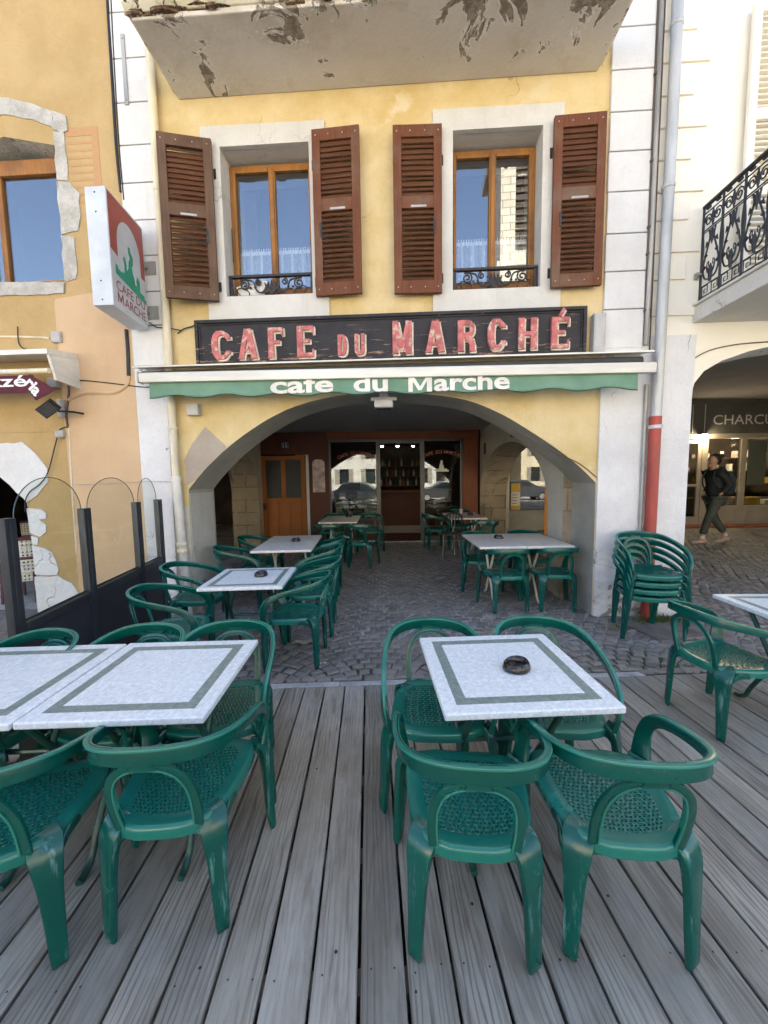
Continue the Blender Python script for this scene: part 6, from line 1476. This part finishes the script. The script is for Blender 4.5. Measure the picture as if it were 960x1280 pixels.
# jacket, trousers
J = [(0,0,.90), (.02,0,1.12), (.03,0,1.30), (.04,0,1.43), (.055,0,1.50), (.04,.18,1.42), (-.08,.235,1.18), (.045,.205,1.0), (.04,-.18,1.42), (-.10,-.235,1.18), (.035,-.205,1.0)]
skin_mesh('jacket', J, [(0,1), (1,2), (2,3), (3,4), (3,5), (5,6), (6,7), (3,8), (8,9), (9,10)], [(.18,.15), (.17,.15), (.18,.155), (.14,.12), .07, .085, .07, .062, .085, .07, .062], M['jacket'], t, fr)
L_ = [(0,0,.93), (.03,.09,.86), (.17,.085,.53), (.245,.085,.32), (.275,.085,.175), (.02,-.09,.86), (-.05,-.085,.53), (-.20,-.085,.32), (-.295,-.085,.20)]
skin_mesh('trousers', L_, [(0,1), (1,2), (2,3), (3,4), (0,5), (5,6), (6,7), (7,8)], [(.14,.13), .108, .082, .07, .062, .108, .082, .07, .062], M['trousers'], t, fr)
skin_mesh('sock', [(.276,.085,.17), (.286,.085,.08)], [(0,1)], [.044, .042], M['sock'], t, fr, 1); skin_mesh('sock', [(-.30,-.085,.20), (-.335,-.085,.11)], [(0,1)], [.044, .042], M['sock'], t, fr, 1)
def shoe(x, y, z, pitch):
    mb = MB(); Mx = fr@Matrix.Translation((x, y, z))@Matrix.Rotation(pitch, 4, 'Y'); rings = []
    for u, w, h in ((-.10,.028,.06), (-.085,.038,.085), (-.02,.042,.085), (.06,.046,.06), (.14,.048,.045), (.185,.030,.03)):
        rings.append([Mx@Vector((u, w*math.cos(a), max(0, h*.5+h*.5*math.sin(a)))) for a in [2*PI*k/12 for k in range(12)]])
    mb.loft(rings); mb.build('shoe', M['shoe'], t, IM, smooth=True)
shoe(.30, .085, .005, 0); shoe(-.31, -.085, .015, R(12))
# head details: nose, ears, eyes, hair with a bun
mb = MB()
def blob(mb, c, r, n=12, mi=None):
    rings = []
    for i in range(1, n): th = PI*i/n; rings.append([(c[0]+r[0]*math.sin(th)*math.cos(2*PI*k/n), c[1]+r[1]*math.sin(th)*math.sin(2*PI*k/n), c[2]+r[2]*math.cos(th)) for k in range(n)])
    mb.loft(rings, True, mi)
blob(mb, (.185,0,1.635), (.022,.014,.024)); blob(mb, (.172,0,1.585), (.012,.022,.008)); blob(mb, (.085,.080,1.635), (.018,.010,.028)); blob(mb, (.085,-.080,1.635), (.018,.010,.028)); blob(mb, (.150,0,1.555), (.03,.035,.025)); mb.build('face_features', M['skin'], t, fr, smooth=True)
mb = MB(); blob(mb, (.166,.033,1.655), (.010,.013,.009)); blob(mb, (.166,-.033,1.655), (.010,.013,.009)); mb.build('eyes', M['hair'], t, fr, smooth=True)
mb = MB(); blob(mb, (.040,0,1.700), (.098,.090,.088), 16); blob(mb, (.02,0,1.64), (.085,.088,.09), 14); blob(mb, (-.075,0,1.735), (.052,.05,.05), 12); mb.build('hair', M['hair'], t, fr, smooth=True)
mb = MB(); blob(mb, (.075,-.125,1.30), (.012,.02,.09), 10); mb.tube([(.10,-.10,1.36), (.12,-.13,1.26), (.115,-.12,1.19)], .008, 6); mb.build('jacket_zip', M['sign_red'], t, fr, smooth=True)
o = thing('backpack', 'navy backpack worn by the person walking past the charcuterie', 'backpack', (px_+.18, py_, gz(px_, py_)+1.2), PI); 
mb = MB(); rings = []
for z, dx, dy in ((.98,.05,.11), (1.0,.085,.14), (1.15,.10,.15), (1.30,.09,.145), (1.40,.06,.12), (1.425,.03,.07)):
    rings.append([Vector((-.215+dx*math.cos(a)*(abs(math.cos(a))**-.35 if abs(math.cos(a)) > .01 else 1), dy*math.sin(a)*(abs(math.sin(a))**-.35 if abs(math.sin(a)) > .01 else 1), z)) for a in [2*PI*(k+.5)/16 for k in range(16)]])
mb.loft(rings); mb.build('bag', M['backpack'], o, fr, smooth=True)
mb = MB()
for s in (-1, 1): mb.tube(spline([(-.14, s*.10, 1.38), (-.02, s*.11, 1.515), (.12, s*.115, 1.44), (.165, s*.13, 1.28), (.08, s*.17, 1.10), (-.12, s*.13, 1.04)], 6), .014, 8)
mb.build('strap', M['backpack'], o, fr, smooth=True)
mb = MB(); mb.box(-.335, -.318, -.09, .09, 1.02, 1.16); mb.build('pocket', M['zinc_old'], o, fr, bevel=.006)

# ================================================================== ACROSS THE SQUARE (seen in the window reflections)
def town_house(name, label, x0, x1, y, h, mat, floors, bays):
    t = thing(name, label, 'building', ((x0+x1)/2, y, 0))
    mb = MB(); holes = []; bw = (x1-x0)/bays
    for f in range(floors):
        for b in range(bays):
            cx = x0+(b+.5)*bw; z = 1.0+f*(h-1)/floors; holes.append([(cx-.55, z), (cx+.55, z), (cx+.55, z+1.7), (cx-.55, z+1.7)])
    mb.prism([(x0,-.2), (x1,-.2), (x1,h), (x0,h)], lambda a, b, d: (a, d, b), y, y-.4, holes); mb.box(x0, x1, y-9, y-.401, -.2, h); mb.build('wall', mat, t)
    mb = MB()
    for hl in holes: mb.box(hl[0][0], hl[1][0], y-.25, y-.2, hl[0][1], hl[2][1])
    mb.build('window_panes', M['carglass'], t)
    mb = MB()
    for hl in holes:
        mb.box(hl[0][0]-.5, hl[0][0]-.02, y+.002, y+.05, hl[0][1], hl[2][1]); mb.box(hl[1][0]+.02, hl[1][0]+.5, y+.002, y+.05, hl[0][1], hl[2][1])
    mb.build('shutters', M['greige'], t)
    mb = MB(); mb.prism([(y+.5, h), (y-4.5, h+2.6), (y-9.5, h)], lambda a, b, d: (d, a, b), x0-.2, x1+.2); mb.build('roof', M['roof_tile'], t)
town_house('town_house', 'pale cream house across the square, reflected in the cafe windows', -26, -6.2, -27, 10.5, M['facade_a'], 3, 5)
town_house('town_house', 'pale grey house across the square, reflected in the cafe windows', -6, 6.0, -26, 9.5, M['facade_b'], 3, 4)
town_house('town_house', 'cream house beyond the church, reflected in the shop glass', 16.5, 34, -27, 10, M['facade_a'], 3, 5)
t = thing('church', 'stone church tower with tall arched opening, reflected in the right upper window', 'church', (10, -26, 0))
mb = MB(); ho = [(8.2, 20.5), (9.9, 20.5), (9.9, 27.5)]+[(9.05+.85*math.cos(R(a)), 27.5+.95*math.sin(R(a))) for a in range(15, 180, 15)]+[(8.2, 27.5)]
mb.prism([(7.0,-.2), (14.5,-.2), (14.5,30), (7.0,30)], lambda a, b, d: (a, d, b), -26, -27, [ho]); mb.box(7.0, 14.5, -33, -27.001, -.2, 30); mb.box(6.5, 15.0, -33.5, -25.5, 30, 30.8); mb.box(6.7, 14.8, -33.3, -25.8, 19.3, 19.7)
mb.build('tower', M['church'], t)
mb = MB()
for k in range(12): mb.box(8.2, 9.9, -26.7, -26.4, 20.6+.6*k, 20.7+.6*k)
mb.build('louvre', M['interior'], t)
mb = MB(); mb.tube([(8.0, -25.7, 14), (14.2, -25.7, 18.6)], .35, 6); mb.build('gable_line', M['zinc_old'], t)
mb = MB(); mb.tube([(11.2+1.25*math.cos(R(a)), -25.9, 14.2+1.25*math.sin(R(a))) for a in range(0, 360, 15)], .18, 8, cyc=True); mb.build('clock_rim', M['cream'], t)
mb = MB(); mb.tube([(11.2+.25*math.cos(R(a)), -25.95, 14.2+.25*math.sin(R(a))) for a in range(0, 360, 40)], .5, 6, cyc=True); mb.build('clock_face', M['zinc_old'], t)
def car(x, y, rz, paint, lb):
    t = thing('parked_car', lb, 'car', (x, y, -.16), R(rz), group='cars parked across the square'); fr = t.matrix_basis.copy()
    prof = [(-2.05,.35), (-2.1,.65), (-2.02,.92), (-1.75,1.0), (-1.35,1.38), (-.7,1.46), (.25,1.44), (.95,1.02), (1.75,.90), (2.05,.72), (2.08,.40), (1.75,.28), (-1.7,.28)]
    mb = MB(); rings = []
    for yy, k in ((-.84,.0), (-.80,.03), (-.62,.06), (.62,.06), (.80,.03), (.84,.0)): rings.append([(px, yy if pz < 1.0 else yy*.86, pz+(k if pz > 1 else 0)) for px, pz in prof])
    mb.loft(rings); mb.build('body', paint, t, fr, smooth=True, angle=30, bevel=.03)
    mb = MB()
    for s in (-1, 1): mb.prism([(-1.42,1.04), (-1.15,1.34), (-.3,1.40), (.2,1.38), (.72,1.05)], lambda a, b, d: (a, d, b), s*.735, s*.76 if False else s*.79)
    mb.prism([(-.62,0), (.62,0), (.55,1), (-.55,1)], lambda a, b, d: (.97-.62*b+d, a, 1.06+.38*b), .0, .03); mb.build('window', M['carglass'], t, fr)
    for sx in (-1.28, 1.32):
        for s in (-1, 1):
            mb = MB(); mb.tube([(sx, s*.66, .31), (sx, s*.86, .31)], .31, 20); w = mb.build('wheel', M['tyre'], t, fr, smooth=True)
            mb = MB(); mb.tube([(sx, s*.861, .31), (sx, s*.875, .31)], .20, 16); mb.build('rim', M['hubcap'], w, fr, smooth=True)
    for s in (-1, 1):
        mb = MB(); mb.box(2.0, 2.09, s*.6-.16, s*.6+.16, .62, .76); mb.build('headlight', M['lamp_lens'], t, fr, bevel=.02)
        mb = MB(); mb.box(-2.13, -2.04, s*.66-.1, s*.66+.1, .70, .92); mb.build('tail_light', M['tail'], t, fr, bevel=.02)
car(-1.6, -10.5, 8, M['car_dark'], 'dark blue parked car reflected in the left shop window')
car(10.2, -9.5, 0, M['car_grey'], 'dark grey parked car reflected in the greige shop window')
car(15.5, -13, 4, M['car_silver'], 'silver parked car reflected in the greige shop window')
car(4.5, -11, 180, M['car_grey'], 'dark grey parked car reflected in the dark cafe glass')

# ================================================================== LIGHT, SKY, CAMERA
SUN_EL, SUN_AZ = 50, 6       # high behind the houses: the terrace lies in their shade
wd = bpy.data.worlds.new('World'); S.world = wd; wd.use_nodes = True; nt = wd.node_tree
sky = nt.nodes.new('ShaderNodeTexSky'); sky.sky_type = 'NISHITA'; sky.sun_disc = False; sky.sun_elevation = R(SUN_EL); sky.sun_rotation = R(SUN_AZ)
sky.air_density = .8; sky.dust_density = 2.5; sky.ozone_density = .2
bg = nt.nodes['Background']; nt.links.new(sky.outputs[0], bg.inputs[0]); bg.inputs[1].default_value = .10
sl = bpy.data.lights.new('sun', 'SUN'); sl.energy = 5.0; sl.angle = R(.5); sl.color = (1, .955, .83)
so = bpy.data.objects.new('sun', sl); COL.objects.link(so)
dv = Vector((math.sin(R(SUN_AZ))*math.cos(R(SUN_EL)), math.cos(R(SUN_AZ))*math.cos(R(SUN_EL)), math.sin(R(SUN_EL))))
so.rotation_euler = dv.to_track_quat('Z', 'Y').to_euler()
cd = bpy.data.cameras.new('camera'); co_ = bpy.data.objects.new('camera', cd); COL.objects.link(co_)
cd.sensor_fit = 'HORIZONTAL'; cd.sensor_width = 36; cd.lens = 18.0; cd.clip_start = .02; cd.clip_end = 2000
co_.matrix_basis = Matrix.Translation((0, 0, CH))@Matrix.Rotation(R(90)-PITCH, 4, 'X')@Matrix.Rotation(-ROLL, 4, 'Z')
S.camera = co_
S.view_settings.view_transform = 'Standard'; S.view_settings.look = 'None'; S.view_settings.gamma = 1; S.view_settings.exposure = EXPOSURE
cy = S.cycles
cy.use_denoising = True
try: cy.denoiser = 'OPENIMAGEDENOISE'; cy.denoising_input_passes = 'RGB_ALBEDO_NORMAL'
except Exception: pass
cy.max_bounces = 10; cy.diffuse_bounces = 5; cy.glossy_bounces = 4; cy.transmission_bounces = 6; cy.transparent_max_bounces = 16
cy.sample_clamp_indirect = 6; cy.use_adaptive_sampling = True; cy.adaptive_threshold = .02
cy.caustics_reflective = False; cy.caustics_refractive = False
